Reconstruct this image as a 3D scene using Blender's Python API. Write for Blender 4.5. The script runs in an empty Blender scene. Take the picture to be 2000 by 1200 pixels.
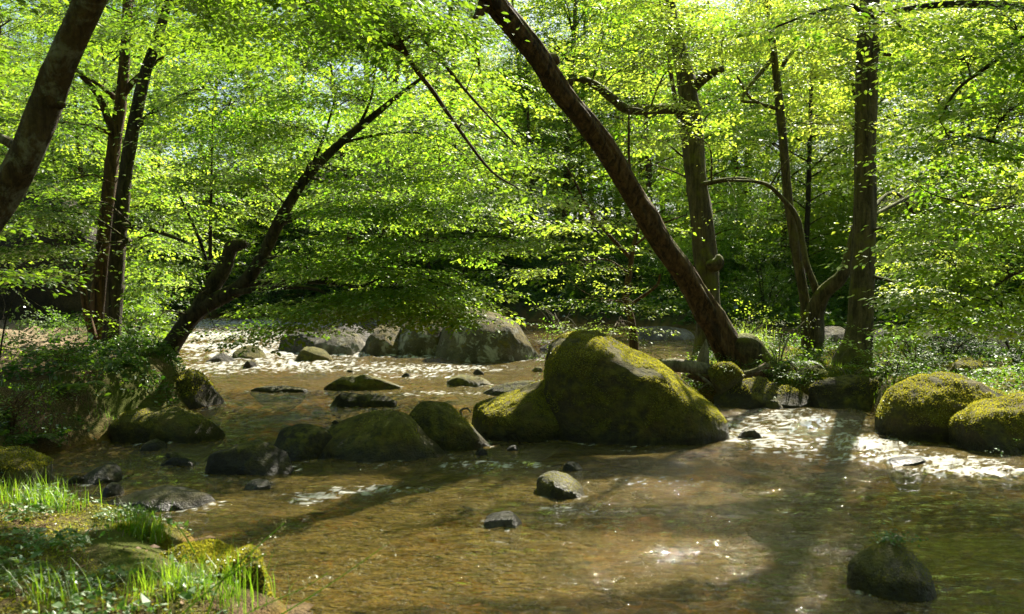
import bpy, math
import numpy as np
from mathutils import Vector

# ------------------------------------------------------------------ camera, world, sun, exposure
FPX = 1722.0; CAMH = 1.8; PITCH = math.atan(45 / FPX)
scn = bpy.context.scene
col = scn.collection
cam_d = bpy.data.cameras.new("camera"); cam = bpy.data.objects.new("camera", cam_d); col.objects.link(cam)
cam_d.sensor_width = 36.0; cam_d.lens = 36.0 * FPX / 2000.0
cam_d.dof.use_dof = True; cam_d.dof.focus_distance = 10.5; cam_d.dof.aperture_fstop = 2.6
cam_d.clip_start = 0.05; cam_d.clip_end = 2000
cam.location = (0, 0, CAMH); cam.rotation_euler = (math.pi / 2 - PITCH, 0, 0)
scn.camera = cam
scn.render.resolution_x = 1024; scn.render.resolution_y = 614
SUN_EL = math.radians(43); SUN_AZ = math.radians(25)      # azimuth to the right of +Y
S = np.array([math.sin(SUN_AZ) * math.cos(SUN_EL), math.cos(SUN_AZ) * math.cos(SUN_EL), math.sin(SUN_EL)])
world = bpy.data.worlds.new("World"); scn.world = world; world.use_nodes = True
wn = world.node_tree.nodes; wl = world.node_tree.links
bg = wn["Background"]; sky = wn.new("ShaderNodeTexSky"); sky.sky_type = 'NISHITA'; sky.sun_disc = False
sky.sun_elevation = SUN_EL; sky.sun_rotation = SUN_AZ; sky.air_density = 1.0; sky.dust_density = 1.5
wl.new(sky.outputs[0], bg.inputs[0]); bg.inputs[1].default_value = 0.05
sun_d = bpy.data.lights.new("sun", 'SUN'); sun = bpy.data.objects.new("sun", sun_d); col.objects.link(sun)
sun_d.energy = 5.0; sun_d.angle = math.radians(0.53); sun_d.color = (1.0, 0.93, 0.80)
sun.rotation_euler = Vector(S).to_track_quat('Z', 'Y').to_euler(); sun.location = (10, 20, 30)
scn.view_settings.view_transform = 'Standard'; scn.view_settings.look = 'None'
scn.view_settings.exposure = 1.95; scn.view_settings.gamma = 1.0
cy = scn.cycles
cy.max_bounces = 8; cy.diffuse_bounces = 5; cy.glossy_bounces = 3; cy.transmission_bounces = 3
cy.transparent_max_bounces = 6; cy.sample_clamp_indirect = 6.0; cy.sample_clamp_direct = 0
cy.caustics_reflective = False; cy.caustics_refractive = False
cy.use_denoising = True

rng = np.random.default_rng(7)

# ------------------------------------------------------------------ small maths
ct, st_ = math.cos(PITCH), math.sin(PITCH)
def at(px, py, Y):
    """world point at distance Y in front of the photographer, seen in that direction"""
    u = (px - 1000) / FPX; v = (600 - py) / FPX
    dy = ct + v * st_; dz = -st_ + v * ct
    s = Y / dy
    return np.array([u * s, Y, CAMH + dz * s])
def ground_y(py, z=0.0):
    v = (600 - py) / FPX
    dy = ct + v * st_; dz = -st_ + v * ct
    return (z - CAMH) / dz * dy
def sm(a, b, x):
    t = np.clip((x - a) / (b - a), 0, 1); return t * t * (3 - 2 * t)
def _hash(ix, iy, iz):
    h = (ix.astype(np.int64) * 374761393 + iy.astype(np.int64) * 668265263 + iz.astype(np.int64) * 2147483647) & 0xffffffff
    h = ((h ^ (h >> 13)) * 1274126177) & 0xffffffff
    h = ((h ^ (h >> 16)) * 2246822519) & 0xffffffff
    return (h ^ (h >> 15)) & 0xffffffff
def noise(x, y, z=None):
    """gradient-like value noise, about -1..1"""
    if z is None: z = np.zeros_like(x)
    fx, fy, fz = np.floor(x), np.floor(y), np.floor(z)
    ax, ay, az = x - fx, y - fy, z - fz
    ix, iy, iz = fx.astype(np.int64), fy.astype(np.int64), fz.astype(np.int64)
    sx = ax * ax * ax * (ax * (ax * 6 - 15) + 10); sy = ay * ay * ay * (ay * (ay * 6 - 15) + 10); sz = az * az * az * (az * (az * 6 - 15) + 10)
    flat = not np.any(az)
    out = 0
    for dz in ((0,) if flat else (0, 1)):
        wz = 1.0 if flat else (sz if dz else 1 - sz)
        for dx in (0, 1):
            wx = sx if dx else 1 - sx
            for dy in (0, 1):
                wy = sy if dy else 1 - sy
                h = _hash(ix + dx, iy + dy, iz + dz)
                gx = (h & 1023) / 511.5 - 1; gy = ((h >> 10) & 1023) / 511.5 - 1; gz = ((h >> 20) & 1023) / 511.5 - 1
                out = out + wx * wy * wz * (gx * (ax - dx) + gy * (ay - dy) + gz * (az - dz))
    return out * 1.5
def fbm(x, y, z=None, o=4, lac=2.1, g=0.5):
    a = 1; f = 1; s = 0
    for i in range(o):
        s = s + a * noise(x * f + 17.3 * i, y * f - 9.1 * i, None if z is None else z * f + 5.7 * i)
        a *= g; f *= lac
    return s
def norm(v): return v / np.maximum(np.linalg.norm(v, axis=-1, keepdims=True), 1e-9)
def catmull(P, n):
    P = np.asarray(P, float)
    if len(P) == 2: 
        t = np.linspace(0, 1, n)[:, None]; return P[0] * (1 - t) + P[1] * t
    d = np.r_[0, np.cumsum(np.linalg.norm(np.diff(P[:, :3], axis=0), axis=1) + 1e-6)]
    Q = np.vstack([2 * P[0] - P[1], P, 2 * P[-1] - P[-2]])
    s = np.linspace(0, d[-1] * 0.999999, n); k = np.searchsorted(d, s, side='right') - 1
    k = np.clip(k, 0, len(P) - 2); t = ((s - d[k]) / (d[k + 1] - d[k]))[:, None]
    p0, p1, p2, p3 = Q[k], Q[k + 1], Q[k + 2], Q[k + 3]
    return 0.5 * (2 * p1 + (p2 - p0) * t + (2 * p0 - 5 * p1 + 4 * p2 - p3) * t ** 2 + (3 * p1 - p0 - 3 * p2 + p3) * t ** 3)

# ------------------------------------------------------------------ mesh builder and tagging
class MB:
    def __init__(s): s.v = []; s.f = []; s.n = 0; s.t = []
    def add(s, v, f, tint=None):
        v = np.asarray(v, np.float32).reshape(-1, 3); f = np.asarray(f, np.int32)
        s.v.append(v); s.f.append(f + s.n); s.n += len(v)
        s.t.append(np.full(len(f), 0.5, np.float32) if tint is None else np.asarray(tint, np.float32))
    def build(s, name, mat, parent=None, origin=None, smooth=True, attr=None):
        me = bpy.data.meshes.new(name)
        v = np.concatenate(s.v)
        if origin is not None: v = v - np.asarray(origin, np.float32)
        me.vertices.add(len(v)); me.vertices.foreach_set("co", v.astype(np.float32).ravel())
        loops = np.concatenate([f.ravel() for f in s.f]); sizes = np.concatenate([np.full(len(f), f.shape[1], np.int32) for f in s.f])
        starts = np.r_[0, np.cumsum(sizes)[:-1]].astype(np.int32)
        me.loops.add(len(loops)); me.loops.foreach_set("vertex_index", loops.astype(np.int32))
        me.polygons.add(len(sizes)); me.polygons.foreach_set("loop_start", starts)
        try: me.polygons.foreach_set("loop_total", sizes)
        except Exception: pass
        me.polygons.foreach_set("use_smooth", np.full(len(sizes), bool(smooth)))
        me.update(calc_edges=True)
        a = me.attributes.new("tint", 'FLOAT', 'FACE'); a.data.foreach_set("value", np.concatenate(s.t))
        if attr:
            for k, arr in attr.items():
                b = me.attributes.new(k, 'FLOAT', 'POINT'); b.data.foreach_set("value", arr.astype(np.float32))
        me.materials.append(mat)
        o = bpy.data.objects.new(name, me); col.objects.link(o)
        if parent is not None: o.parent = parent
        elif origin is not None: o.location = origin
        return o
def tag(o, label=None, cat=None, group=None, kind=None):
    if label: o["label"] = label
    if cat: o["category"] = cat
    if group: o["group"] = group
    if kind: o["kind"] = kind
    return o
def empty(name, loc):
    o = bpy.data.objects.new(name, None); col.objects.link(o); o.location = loc; o.empty_display_size = 0.2; return o
def quads_tube(n, m, off=0):
    i = np.arange(n - 1)[:, None]; j = np.arange(m)[None, :]; j2 = (j + 1) % m
    return np.stack([i * m + j, i * m + j2, (i + 1) * m + j2, (i + 1) * m + j], -1).reshape(-1, 4) + off
def tube(mb, P, R, m=8, rough=0.0, seed=0, flare=0):
    P = np.asarray(P, float); R = np.asarray(R, float); n = len(P)
    T = norm(np.gradient(P, axis=0))
    ref = np.array([0.31, 0.95, 0.05]); 
    if abs(T[0] @ norm(ref)) > 0.9: ref = np.array([0.9, 0.1, 0.3])
    A = norm(np.cross(T, ref)); B = np.cross(T, A)
    a = np.linspace(0, 2 * np.pi, m, endpoint=False)
    rad = R[:, None] * np.ones((1, m))
    if rough:
        d = np.r_[0, np.cumsum(np.linalg.norm(np.diff(P, axis=0), axis=1))][:, None]
        cx, sx_ = np.cos(a)[None], np.sin(a)[None]; rm = R.mean()
        rad = rad * (1 + rough * (1.0 * noise(cx * 1.6 + seed, sx_ * 1.6 + 0 * d, d / rm * 0.16 + seed) + 0.5 * noise(cx * 4 + seed, sx_ * 4 + 0 * d, d / rm * 0.35)
                     + 0.28 * noise(cx * 10, sx_ * 10 + seed + 0 * d, d / rm * 0.8)))
        lr = np.random.default_rng(int(seed * 7) + n)
        for _ in range(12):
            d0, a0, am, ws = lr.uniform(0, d[-1, 0]), lr.uniform(0, 6.28), lr.uniform(.08, .30), lr.uniform(.5, 1.3) * rm
            rad = rad * (1 + am * min(1, rough * 7) * np.exp(-((d - d0) / ws) ** 2) * np.exp(-((np.angle(np.exp(1j * (a[None] - a0)))) / .55) ** 2))
        if flare:
            rad = rad * (1 + flare * np.exp(-d / (rm * 2.2)) * (0.75 + 0.8 * np.abs(np.sin(a[None] * 2.5 + seed))))
    V = P[:, None] + rad[..., None] * (np.cos(a)[None, :, None] * A[:, None] + np.sin(a)[None, :, None] * B[:, None])
    mb.add(V.reshape(-1, 3), quads_tube(n, m))
    c = mb.n; mb.add(P[-1:] + T[-1:] * R[-1] * 0.6, np.zeros((0, 3), int)); 
    k = np.arange(m); base = c - m
    mb.f.append(np.stack([base + k, base + (k + 1) % m, np.full(m, c)], -1).astype(np.int32)); mb.t.append(np.full(m, 0.5, np.float32))
def twigs(mb, A, Bp, r0, r1, sag=0.06):
    """many thin three-sided twigs from points A to points B"""
    A = np.asarray(A); Bp = np.asarray(Bp); n = len(A)
    if n == 0: return
    r0 = np.broadcast_to(r0, (n,)); r1 = np.broadcast_to(r1, (n,))
    D = Bp - A; L = np.linalg.norm(D, axis=1, keepdims=True)
    t = np.linspace(0, 1, 4)
    U = norm(np.cross(D, np.array([0.2, 0.3, 1.0]))); W = norm(np.cross(D, U))
    k = rng.normal(0, 1, (n, 2)) * L * 0.07
    rings = []
    for ti in t:
        c = A + D * ti + np.sin(np.pi * ti) * (U * k[:, :1] + W * k[:, 1:]) + np.array([0, 0, 1]) * np.sin(np.pi * ti) * sag * L
        r = (r0 + (r1 - r0) * ti)[:, None]
        rings.append(np.stack([c + r * (math.cos(a) * U + math.sin(a) * W) for a in (0, 2.094, 4.189)], 1))
    V = np.stack(rings, 1).reshape(n, 12, 3)
    f = quads_tube(4, 3)
    F = (f[None] + (np.arange(n) * 12)[:, None, None]).reshape(-1, 4)
    mb.add(V.reshape(-1, 3), F)

# ------------------------------------------------------------------ materials
def newmat(name):
    m = bpy.data.materials.new(name); m.use_nodes = True; nt = m.node_tree
    for n in list(nt.nodes): nt.nodes.remove(n)
    out = nt.nodes.new("ShaderNodeOutputMaterial")
    return m, nt, out
class NT:
    def __init__(s, nt): s.nt = nt
    def n(s, t, **kw):
        o = s.nt.nodes.new(t)
        for k, v in kw.items():
            if k.startswith("i_"):
                key = k[2:]; key = int(key) if key.isdigit() else key.replace("_", " ")
                o.inputs[key].default_value = v
            else: setattr(o, k, v)
        return o
    def l(s, a, b): s.nt.links.new(a, b)
    def noise(s, vec, scale, detail=4, rough=0.55, dist=0.0):
        o = s.n("ShaderNodeTexNoise"); o.inputs["Scale"].default_value = scale; o.inputs["Detail"].default_value = detail
        o.inputs["Roughness"].default_value = rough; o.inputs["Distortion"].default_value = dist
        if vec is not None: s.l(vec, o.inputs["Vector"])
        return o.outputs["Fac"]
    def ramp(s, fac, stops):
        o = s.n("ShaderNodeValToRGB"); e = o.color_ramp.elements
        while len(e) < len(stops): e.new(0.5)
        for el, (p, c) in zip(e, stops): el.position = p; el.color = (c[0], c[1], c[2], 1) if not isinstance(c, (int, float)) else (c, c, c, 1)
        s.l(fac, o.inputs[0]); return o.outputs[0]
    def mix(s, fac, a, b):
        o = s.n("ShaderNodeMix", data_type='RGBA')
        for idx, x in ((0, fac), (6, a), (7, b)):
            if hasattr(x, "is_output"): s.l(x, o.inputs[idx])
            else: o.inputs[idx].default_value = x if idx == 0 else (x[0], x[1], x[2], 1)
        return o.outputs[2]
    def math(s, op, a, b=0.0, clamp=False):
        o = s.n("ShaderNodeMath", operation=op); o.use_clamp = clamp
        for i, x in enumerate((a, b)):
            if hasattr(x, "is_output"): s.l(x, o.inputs[i])
            else: o.inputs[i].default_value = x
        return o.outputs[0]
    def mapping(s, vec, scale, rot=(0, 0, 0)):
        o = s.n("ShaderNodeMapping"); o.inputs["Scale"].default_value = scale; o.inputs["Rotation"].default_value = rot
        s.l(vec, o.inputs["Vector"]); return o.outputs[0]
    def bump(s, h, strength, dist):
        o = s.n("ShaderNodeBump"); o.inputs["Strength"].default_value = strength; o.inputs["Distance"].default_value = dist
        s.l(h, o.inputs["Height"]); return o
def leaf_mat(name, lo, hi, tlo, thi, trans=0.55, gloss=0.035):
    m, nt, out = newmat(name); N = NT(nt)
    at_ = N.n("ShaderNodeAttribute", attribute_name="tint")
    oi = N.n("ShaderNodeObjectInfo")
    f = N.math('ADD', at_.outputs["Fac"], N.math('MULTIPLY', N.math('SUBTRACT', oi.outputs["Random"], 0.5), 0.35), True)
    d = N.n("ShaderNodeBsdfDiffuse"); N.l(N.mix(f, lo, hi), d.inputs[0])
    t = N.n("ShaderNodeBsdfTranslucent"); N.l(N.mix(f, tlo, thi), t.inputs[0])
    g = N.n("ShaderNodeBsdfGlossy"); g.inputs["Roughness"].default_value = 0.5; g.inputs[0].default_value = (0.9, 0.95, 0.85, 1)
    m1 = N.n("ShaderNodeMixShader"); m1.inputs[0].default_value = trans; N.l(d.outputs[0], m1.inputs[1]); N.l(t.outputs[0], m1.inputs[2])
    fr = N.n("ShaderNodeFresnel"); fr.inputs[0].default_value = 1.38
    m2 = N.n("ShaderNodeMixShader"); N.l(N.math('MULTIPLY', fr.outputs[0], gloss * 10), m2.inputs[0]); N.l(m1.outputs[0], m2.inputs[1]); N.l(g.outputs[0], m2.inputs[2])
    N.l(m2.outputs[0], out.inputs[0]); return m
def bark_mat(name, c1, c2, moss=0.0, lichen=0.0, mosscol=((0.05, 0.06, 0.008), (0.16, 0.16, 0.02)), vscale=1.0):
    m, nt, out = newmat(name); N = NT(nt)
    tc = N.n("ShaderNodeTexCoord").outputs["Object"]
    st = N.mapping(tc, (14 * vscale, 14 * vscale, 2.2 * vscale))
    n1 = N.noise(st, 1.0, 6, 0.65, 0.6); n2 = N.noise(tc, 3.0, 4); n3 = N.noise(tc, 22.0, 5, 0.7)
    c = N.mix(N.ramp(n1, [(0.38, 0.0), (0.62, 1.0)]), c1, c2)
    c = N.mix(N.math('MULTIPLY', N.ramp(n3, [(0.45, 0.0), (0.7, 1.0)]), 0.5), c, tuple(x * 0.45 for x in c1))
    h = n1
    if lichen:
        lf = N.ramp(N.noise(tc, 5.5, 6, 0.7, 0.4), [(0.56 - lichen * 0.08, 0.0), (0.62, 1.0)])
        c = N.mix(N.math('MULTIPLY', lf, 0.8), c, (0.17, 0.17, 0.13))
    if moss:
        geo = N.n("ShaderNodeNewGeometry"); sep = N.n("ShaderNodeSeparateXYZ"); N.l(geo.outputs["Normal"], sep.inputs[0])
        mf = N.math('ADD', N.math('ADD', n2, N.math('MULTIPLY', sep.outputs["Z"], 0.45)), moss - 0.5)
        mf = N.ramp(mf, [(0.45, 0.0), (0.62, 1.0)])
        mc = N.mix(n3, mosscol[0], mosscol[1])
        c = N.mix(mf, c, mc)
    p = N.n("ShaderNodeBsdfPrincipled"); p.inputs["Roughness"].default_value = 0.85; p.inputs["Specular IOR Level"].default_value = 0.25
    N.l(c, p.inputs["Base Color"])
    b = N.bump(N.math('ADD', N.math('MULTIPLY', h, 1.0), N.math('MULTIPLY', n3, 0.4)), 1.0, 0.055); N.l(b.outputs[0], p.inputs["Normal"])
    N.l(p.outputs[0], out.inputs[0]); return m
def rock_mat(name, base, dark, moss=0.5, mosscol=((0.035, 0.04, 0.006), (0.17, 0.16, 0.02)), pale=0.0, up=0.7, wet=True):
    m, nt, out = newmat(name); N = NT(nt)
    tc = N.n("ShaderNodeTexCoord").outputs["Object"]
    n1 = N.noise(tc, 2.2, 5, 0.6, 0.3); n2 = N.noise(tc, 9.0, 6, 0.7); n3 = N.noise(tc, 45.0, 4, 0.7); n4 = N.noise(tc, 1.1, 5, 0.6)
    c = N.mix(N.ramp(n1, [(0.35, 0.0), (0.65, 1.0)]), dark, base)
    c = N.mix(N.math('MULTIPLY', N.ramp(n3, [(0.4, 0.0), (0.62, 1.0)]), 0.55), c, tuple(x * 0.4 for x in dark))
    if pale:
        c = N.mix(N.math('MULTIPLY', N.ramp(N.noise(tc, 3.1, 7, 0.72, 0.5), [(0.52, 0.0), (0.6, 1.0)]), pale), c, (0.42, 0.42, 0.36))
    geo = N.n("ShaderNodeNewGeometry"); sep = N.n("ShaderNodeSeparateXYZ"); N.l(geo.outputs["Normal"], sep.inputs[0])
    mf = N.math('ADD', N.math('ADD', N.math('MULTIPLY', n4, 1.1), N.math('MULTIPLY', sep.outputs["Z"], up * 0.5)), moss - 0.75)
    mf = N.math('ADD', mf, N.math('MULTIPLY', N.math('SUBTRACT', n2, 0.5), 0.5))
    mf = N.ramp(mf, [(0.38, 0.0), (0.55, 1.0)])
    mc = N.mix(N.ramp(n2, [(0.35, 0.0), (0.68, 1.0)]), mosscol[0], mosscol[1])
    mc = N.mix(N.math('MULTIPLY', N.ramp(N.noise(tc, 4.0, 4), [(0.5, 0.0), (0.65, 1.0)]), 0.5), mc, (0.12, 0.075, 0.02))
    c = N.mix(mf, c, mc)
    p = N.n("ShaderNodeBsdfPrincipled"); N.l(c, p.inputs["Base Color"])
    if wet:   # a real wet band just above the water line
        pos = N.n("ShaderNodeSeparateXYZ"); N.l(geo.outputs["Position"], pos.inputs[0])
        w = N.ramp(N.math('ADD', pos.outputs["Z"], N.math('MULTIPLY', N.math('SUBTRACT', n2, 0.5), 0.12)), [(0.05, 1.0), (0.22, 0.0)])
        N.l(N.mix(w, c, N.mix(0.7, c, (0.008, 0.007, 0.004))), p.inputs["Base Color"])
        r = N.math('SUBTRACT', 0.9, N.math('MULTIPLY', w, 0.55)); N.l(r, p.inputs["Roughness"])
    else: p.inputs["Roughness"].default_value = 0.9
    p.inputs["Specular IOR Level"].default_value = 0.3
    b = N.bump(N.math('ADD', N.math('MULTIPLY', n2, 1.2), N.math('ADD', N.math('MULTIPLY', n3, 0.45), N.math('MULTIPLY', N.math('MULTIPLY', mf, n3), 0.8))), 1.0, 0.06)
    N.l(b.outputs[0], p.inputs["Normal"]); N.l(p.outputs[0], out.inputs[0]); return m

M = {}
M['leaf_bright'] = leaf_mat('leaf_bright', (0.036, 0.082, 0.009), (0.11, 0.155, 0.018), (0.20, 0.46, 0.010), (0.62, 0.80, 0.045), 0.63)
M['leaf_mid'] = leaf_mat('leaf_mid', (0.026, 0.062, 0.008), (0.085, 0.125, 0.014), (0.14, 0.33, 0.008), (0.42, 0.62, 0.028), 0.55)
M['leaf_deep'] = leaf_mat('leaf_deep', (0.014, 0.038, 0.008), (0.045, 0.085, 0.013), (0.06, 0.19, 0.010), (0.22, 0.40, 0.022), 0.46)  # deep green, also standing in for shade on the left slope and island
M['leaf_yellow'] = leaf_mat('leaf_yellow', (0.06, 0.10, 0.012), (0.14, 0.18, 0.025), (0.32, 0.54, 0.02), (0.74, 0.84, 0.08), 0.62)
M['leaf_herb'] = leaf_mat('leaf_herb', (0.03, 0.085, 0.018), (0.08, 0.16, 0.04), (0.08, 0.26, 0.02), (0.24, 0.44, 0.05), 0.38, 0.06)
M['leaf_gloss'] = leaf_mat('leaf_gloss', (0.03, 0.085, 0.012), (0.09, 0.17, 0.03), (0.09, 0.28, 0.02), (0.26, 0.48, 0.05), 0.42, 0.09)
M['grass'] = leaf_mat('grass', (0.045, 0.10, 0.010), (0.10, 0.17, 0.020), (0.16, 0.36, 0.012), (0.40, 0.60, 0.03), 0.5, .012)
M['straw'] = leaf_mat('straw', (0.22, 0.19, 0.08), (0.35, 0.30, 0.14), (0.3, 0.26, 0.1), (0.45, 0.4, 0.2), 0.3)
M['moss'] = leaf_mat('moss', (0.07, 0.070, 0.008), (0.26, 0.25, 0.03), (0.22, 0.22, 0.01), (0.62, 0.58, 0.05), 0.42, 0.02)
M['bark_brown'] = bark_mat('bark_brown', (0.030, 0.017, 0.007), (0.14, 0.080, 0.032), moss=0.14)
M['bark_dark'] = bark_mat('bark_dark', (0.018, 0.014, 0.008), (0.075, 0.058, 0.034), moss=0.22)
M['bark_lichen'] = bark_mat('bark_lichen', (0.026, 0.017, 0.008), (0.085, 0.058, 0.028), moss=0.22, lichen=.8, vscale=1.0)
M['bark_bowed'] = bark_mat('bark_bowed', (0.020, 0.012, 0.005), (0.125, 0.074, 0.030), moss=0.30, mosscol=((0.05, 0.05, 0.008), (0.17, 0.15, 0.025)))
M['bark_moss'] = bark_mat('bark_moss', (0.035, 0.030, 0.014), (0.12, 0.10, 0.05), moss=0.42)
M['bark_pale'] = bark_mat('bark_pale', (0.09, 0.08, 0.055), (0.24, 0.21, 0.15), moss=0.1)
M['rock_moss'] = rock_mat('rock_moss', (0.14, 0.12, 0.06), (0.05, 0.042, 0.020), moss=0.58, mosscol=((0.045, 0.045, 0.006), (0.20, 0.18, 0.025)))
M['rock_big'] = rock_mat('rock_big', (0.10, 0.08, 0.038), (0.034, 0.027, 0.012), moss=0.66, mosscol=((0.04, 0.038, 0.006), (0.17, 0.15, 0.02)))  # moss tint lowered to darken the sides below the bright, sunlit-looking tufts
M['rock_grey'] = rock_mat('rock_grey', (0.25, 0.22, 0.16), (0.09, 0.078, 0.052), moss=0.28, pale=0.35)
M['rock_lichen'] = rock_mat('rock_lichen', (0.19, 0.17, 0.11), (0.07, 0.062, 0.035), moss=0.45, pale=0.75, mosscol=((0.05, 0.045, 0.008), (0.20, 0.16, 0.03)))
M['pebble'] = rock_mat('pebble', (0.24, 0.16, 0.06), (0.09, 0.055, 0.02), moss=0.1, wet=False)
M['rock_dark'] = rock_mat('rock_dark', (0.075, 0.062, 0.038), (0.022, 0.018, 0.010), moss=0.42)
M['rock_bare'] = rock_mat('rock_bare', (0.13, 0.12, 0.10), (0.045, 0.04, 0.03), moss=0.22)

# ------------------------------------------------------------------ terrain and water levels
def poly_sd(x, y, P):
    """signed distance, positive inside the polygon"""
    P = np.asarray(P, float); d = np.full(x.shape, 1e9); ins = np.zeros(x.shape, bool)
    for i in range(len(P)):
        a = P[i]; b = P[(i + 1) % len(P)]; ex, ey = b - a; wx = x - a[0]; wy = y - a[1]
        t = np.clip((wx * ex + wy * ey) / (ex * ex + ey * ey), 0, 1)
        d = np.minimum(d, (wx - ex * t) ** 2 + (wy - ey * t) ** 2)
        c = ((a[1] <= y) != (b[1] <= y)) & (wx < ex * wy / (ey if abs(ey) > 1e-9 else 1e-9)); ins ^= c
    d = np.sqrt(d); return np.where(ins, d, -d)
LEFT = [(60, -60), (60, -4), (12, -3.4), (3, -2.6), (-0.2, -1.6), (-0.8, 0), (-1.0, 2), (-1.15, 4.0), (-1.30, 4.8), (-1.55, 5.25), (-2.05, 5.55), (-2.35, 6.1), (-2.75, 6.45), (-3.4, 6.8), (-4.1, 7.3), (-4.7, 8.2),
        (-5.2, 9.1), (-5.0, 9.7), (-4.7, 10.2), (-4.5, 11.2), (-4.55, 12.4), (-5.0, 13.6), (-6.0, 15.2), (-7.6, 19), (-10, 25), (-13.5, 32), (-15, 37.5), (-9, 38),
        (-3, 36.5), (2, 34), (6, 29), (9.5, 25), (14, 23), (26, 22), (60, 20), (300, 10), (400, 400), (-400, 400), (-400, -60)]
ISLE = [(2.55, 13.6), (2.9, 12.95), (3.3, 12.7), (4.3, 12.75), (5.1, 12.75), (5.0, 11.7), (5.2, 10.8), (5.7, 10.2), (7, 9.9), (9, 9.2), (13, 8.4), (30, 5),
        (60, 4), (60, 14), (16, 15.8), (10, 16.8), (7, 17.2), (4.5, 16.8), (3.0, 15.4)]
def water_z(x, y): return 0.10 * sm(9.5, 13, y) + 0.24 * sm(14, 20, y) - 0.03 * sm(6, 9, x) * (1 - sm(12, 14, y))
def height(x, y, detail=True):
    wob = 0.22 * noise(x * 0.9, y * 0.9) + 0.10 * noise(x * 2.7 + 4, y * 2.7)
    dl = poly_sd(x, y, LEFT) + wob; di = poly_sd(x, y, ISLE) + wob
    wz = water_z(x, y)
    bed = wz - 0.30 + 0.10 * noise(x * 0.8, y * 0.8) + 0.05 * noise(x * 2.2, y * 2.2)
    bh = 0.24 + 0.42 * sm(7.6, 9.6, y) * sm(6.0, 2.0, x)
    hl = wz - 0.3 + (bh + 0.3) * sm(-0.45, 0.42, dl) + 0.12 * sm(0.4, 3, dl)
    s = -0.75 * x + 0.65 * y - 20.5
    hl = hl + 0.50 * np.clip(np.minimum(s, (dl - 1.0) * 0.9), 0, 16) * sm(-3, -7, x)
    far = sm(20, 34, y) * sm(0.5, 6, dl)
    hl = hl + far * (0.12 * np.clip(y - 26, 0, 60) * sm(-16, -8, x) + 0.10 * np.clip(x - 6, 0, 60))
    hi = wz - 0.3 + (0.42 + 0.3) * sm(-0.35, 0.35, di) + 0.10 * sm(0.3, 2.5, di)
    h = np.maximum(np.maximum(bed, np.where(dl > -0.6, hl, -9)), np.where(di > -0.6, hi, -9))
    land = sm(-0.1, 0.4, np.maximum(dl, di))
    if detail: h = h + land * ((0.07 + .07 * sm(7, 9, y) * (x < 0)) * fbm(x * 1.3, y * 1.3, o=5) + 0.35 * sm(18, 40, y) * fbm(x * 0.25, y * 0.25, o=3))
    return h, dl, di
def gz(x, y):
    h, _, _ = height(np.array([float(x)]), np.array([float(y)])); return float(h[0])

def fan_grid(y0, y1, ny, umax, nu, off):
    t = np.linspace(0, 1, ny); Y = y0 - 3 + 3 * ((y1 - y0 + 3) / 3) ** t
    u = np.linspace(-umax, umax, nu)
    if y0 == -4: Y = np.r_[np.linspace(-34, -4.6, 24), Y[:-24]]; Y[-1] = y1
    wd = np.where(Y > -4, Y + off, off - 4 - (Y + 4) * 1.6)
    X = u[None] * wd[:, None]; YY = Y[:, None] * np.ones((1, nu))
    i = np.arange(ny - 1)[:, None]; j = np.arange(nu - 1)[None]
    F = np.stack([i * nu + j, i * nu + j + 1, (i + 1) * nu + j + 1, (i + 1) * nu + j], -1).reshape(-1, 4)
    return X, YY, F
X, Yg, F = fan_grid(-4, 320, 620, 1.7, 800, 8)
H, DL, DI = height(X, Yg)
land = np.maximum(DL, DI)
# footpath on the left bank: bare trodden earth
pathpts = catmull([(-6.9, 11.2, 0), (-7.4, 14.0, 0), (-9.6, 17.0, 0), (-14, 22, 0), (-22, 28, 0)], 60)[:, :2]
pd = np.full(X.shape, 1e9)
for p in pathpts: pd = np.minimum(pd, (X - p[0]) ** 2 + (Yg - p[1]) ** 2)
pd = np.sqrt(pd)
def path_dist(x, y): return float(np.sqrt(((pathpts - np.array([x, y])) ** 2).sum(1)).min())
m, nt, out = newmat('ground'); N = NT(nt); M['ground'] = m
tc = N.n("ShaderNodeTexCoord").outputs["Object"]
la = N.n("ShaderNodeAttribute", attribute_name="land").outputs["Fac"]; pa = N.n("ShaderNodeAttribute", attribute_name="trod").outputs["Fac"]
n1 = N.noise(tc, 1.2, 6, 0.6); n2 = N.noise(tc, 14, 6, 0.7); n3 = N.noise(tc, 60, 4, 0.7)
soil = N.mix(n2, (0.030, 0.020, 0.010), (0.11, 0.075, 0.04))
mossc = N.mix(n2, (0.03, 0.042, 0.006), (0.13, 0.15, 0.02))
litter = N.mix(N.ramp(n3, [(0.45, 0), (0.6, 1)]), soil, (0.20, 0.13, 0.07))
c = N.mix(N.ramp(n1, [(0.42, 0), (0.6, 1)]), litter, mossc)
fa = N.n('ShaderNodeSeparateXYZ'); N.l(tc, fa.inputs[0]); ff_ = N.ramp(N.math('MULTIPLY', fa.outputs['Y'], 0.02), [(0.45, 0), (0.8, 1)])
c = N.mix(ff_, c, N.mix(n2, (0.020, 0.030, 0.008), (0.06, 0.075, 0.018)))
c = N.mix(N.math('MULTIPLY', pa, N.ramp(n2, [(0.3, 0.5), (0.6, 1)])), c, N.mix(n2, (0.20, 0.14, 0.085), (0.38, 0.29, 0.19)))
vor = N.n("ShaderNodeTexVoronoi"); vor.inputs["Scale"].default_value = 7.0; N.l(tc, vor.inputs["Vector"])
bedc = N.mix(N.ramp(n1, [(0.35, 0), (0.65, 1)]), (0.09, 0.045, 0.009), (0.33, 0.20, 0.05))
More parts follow.
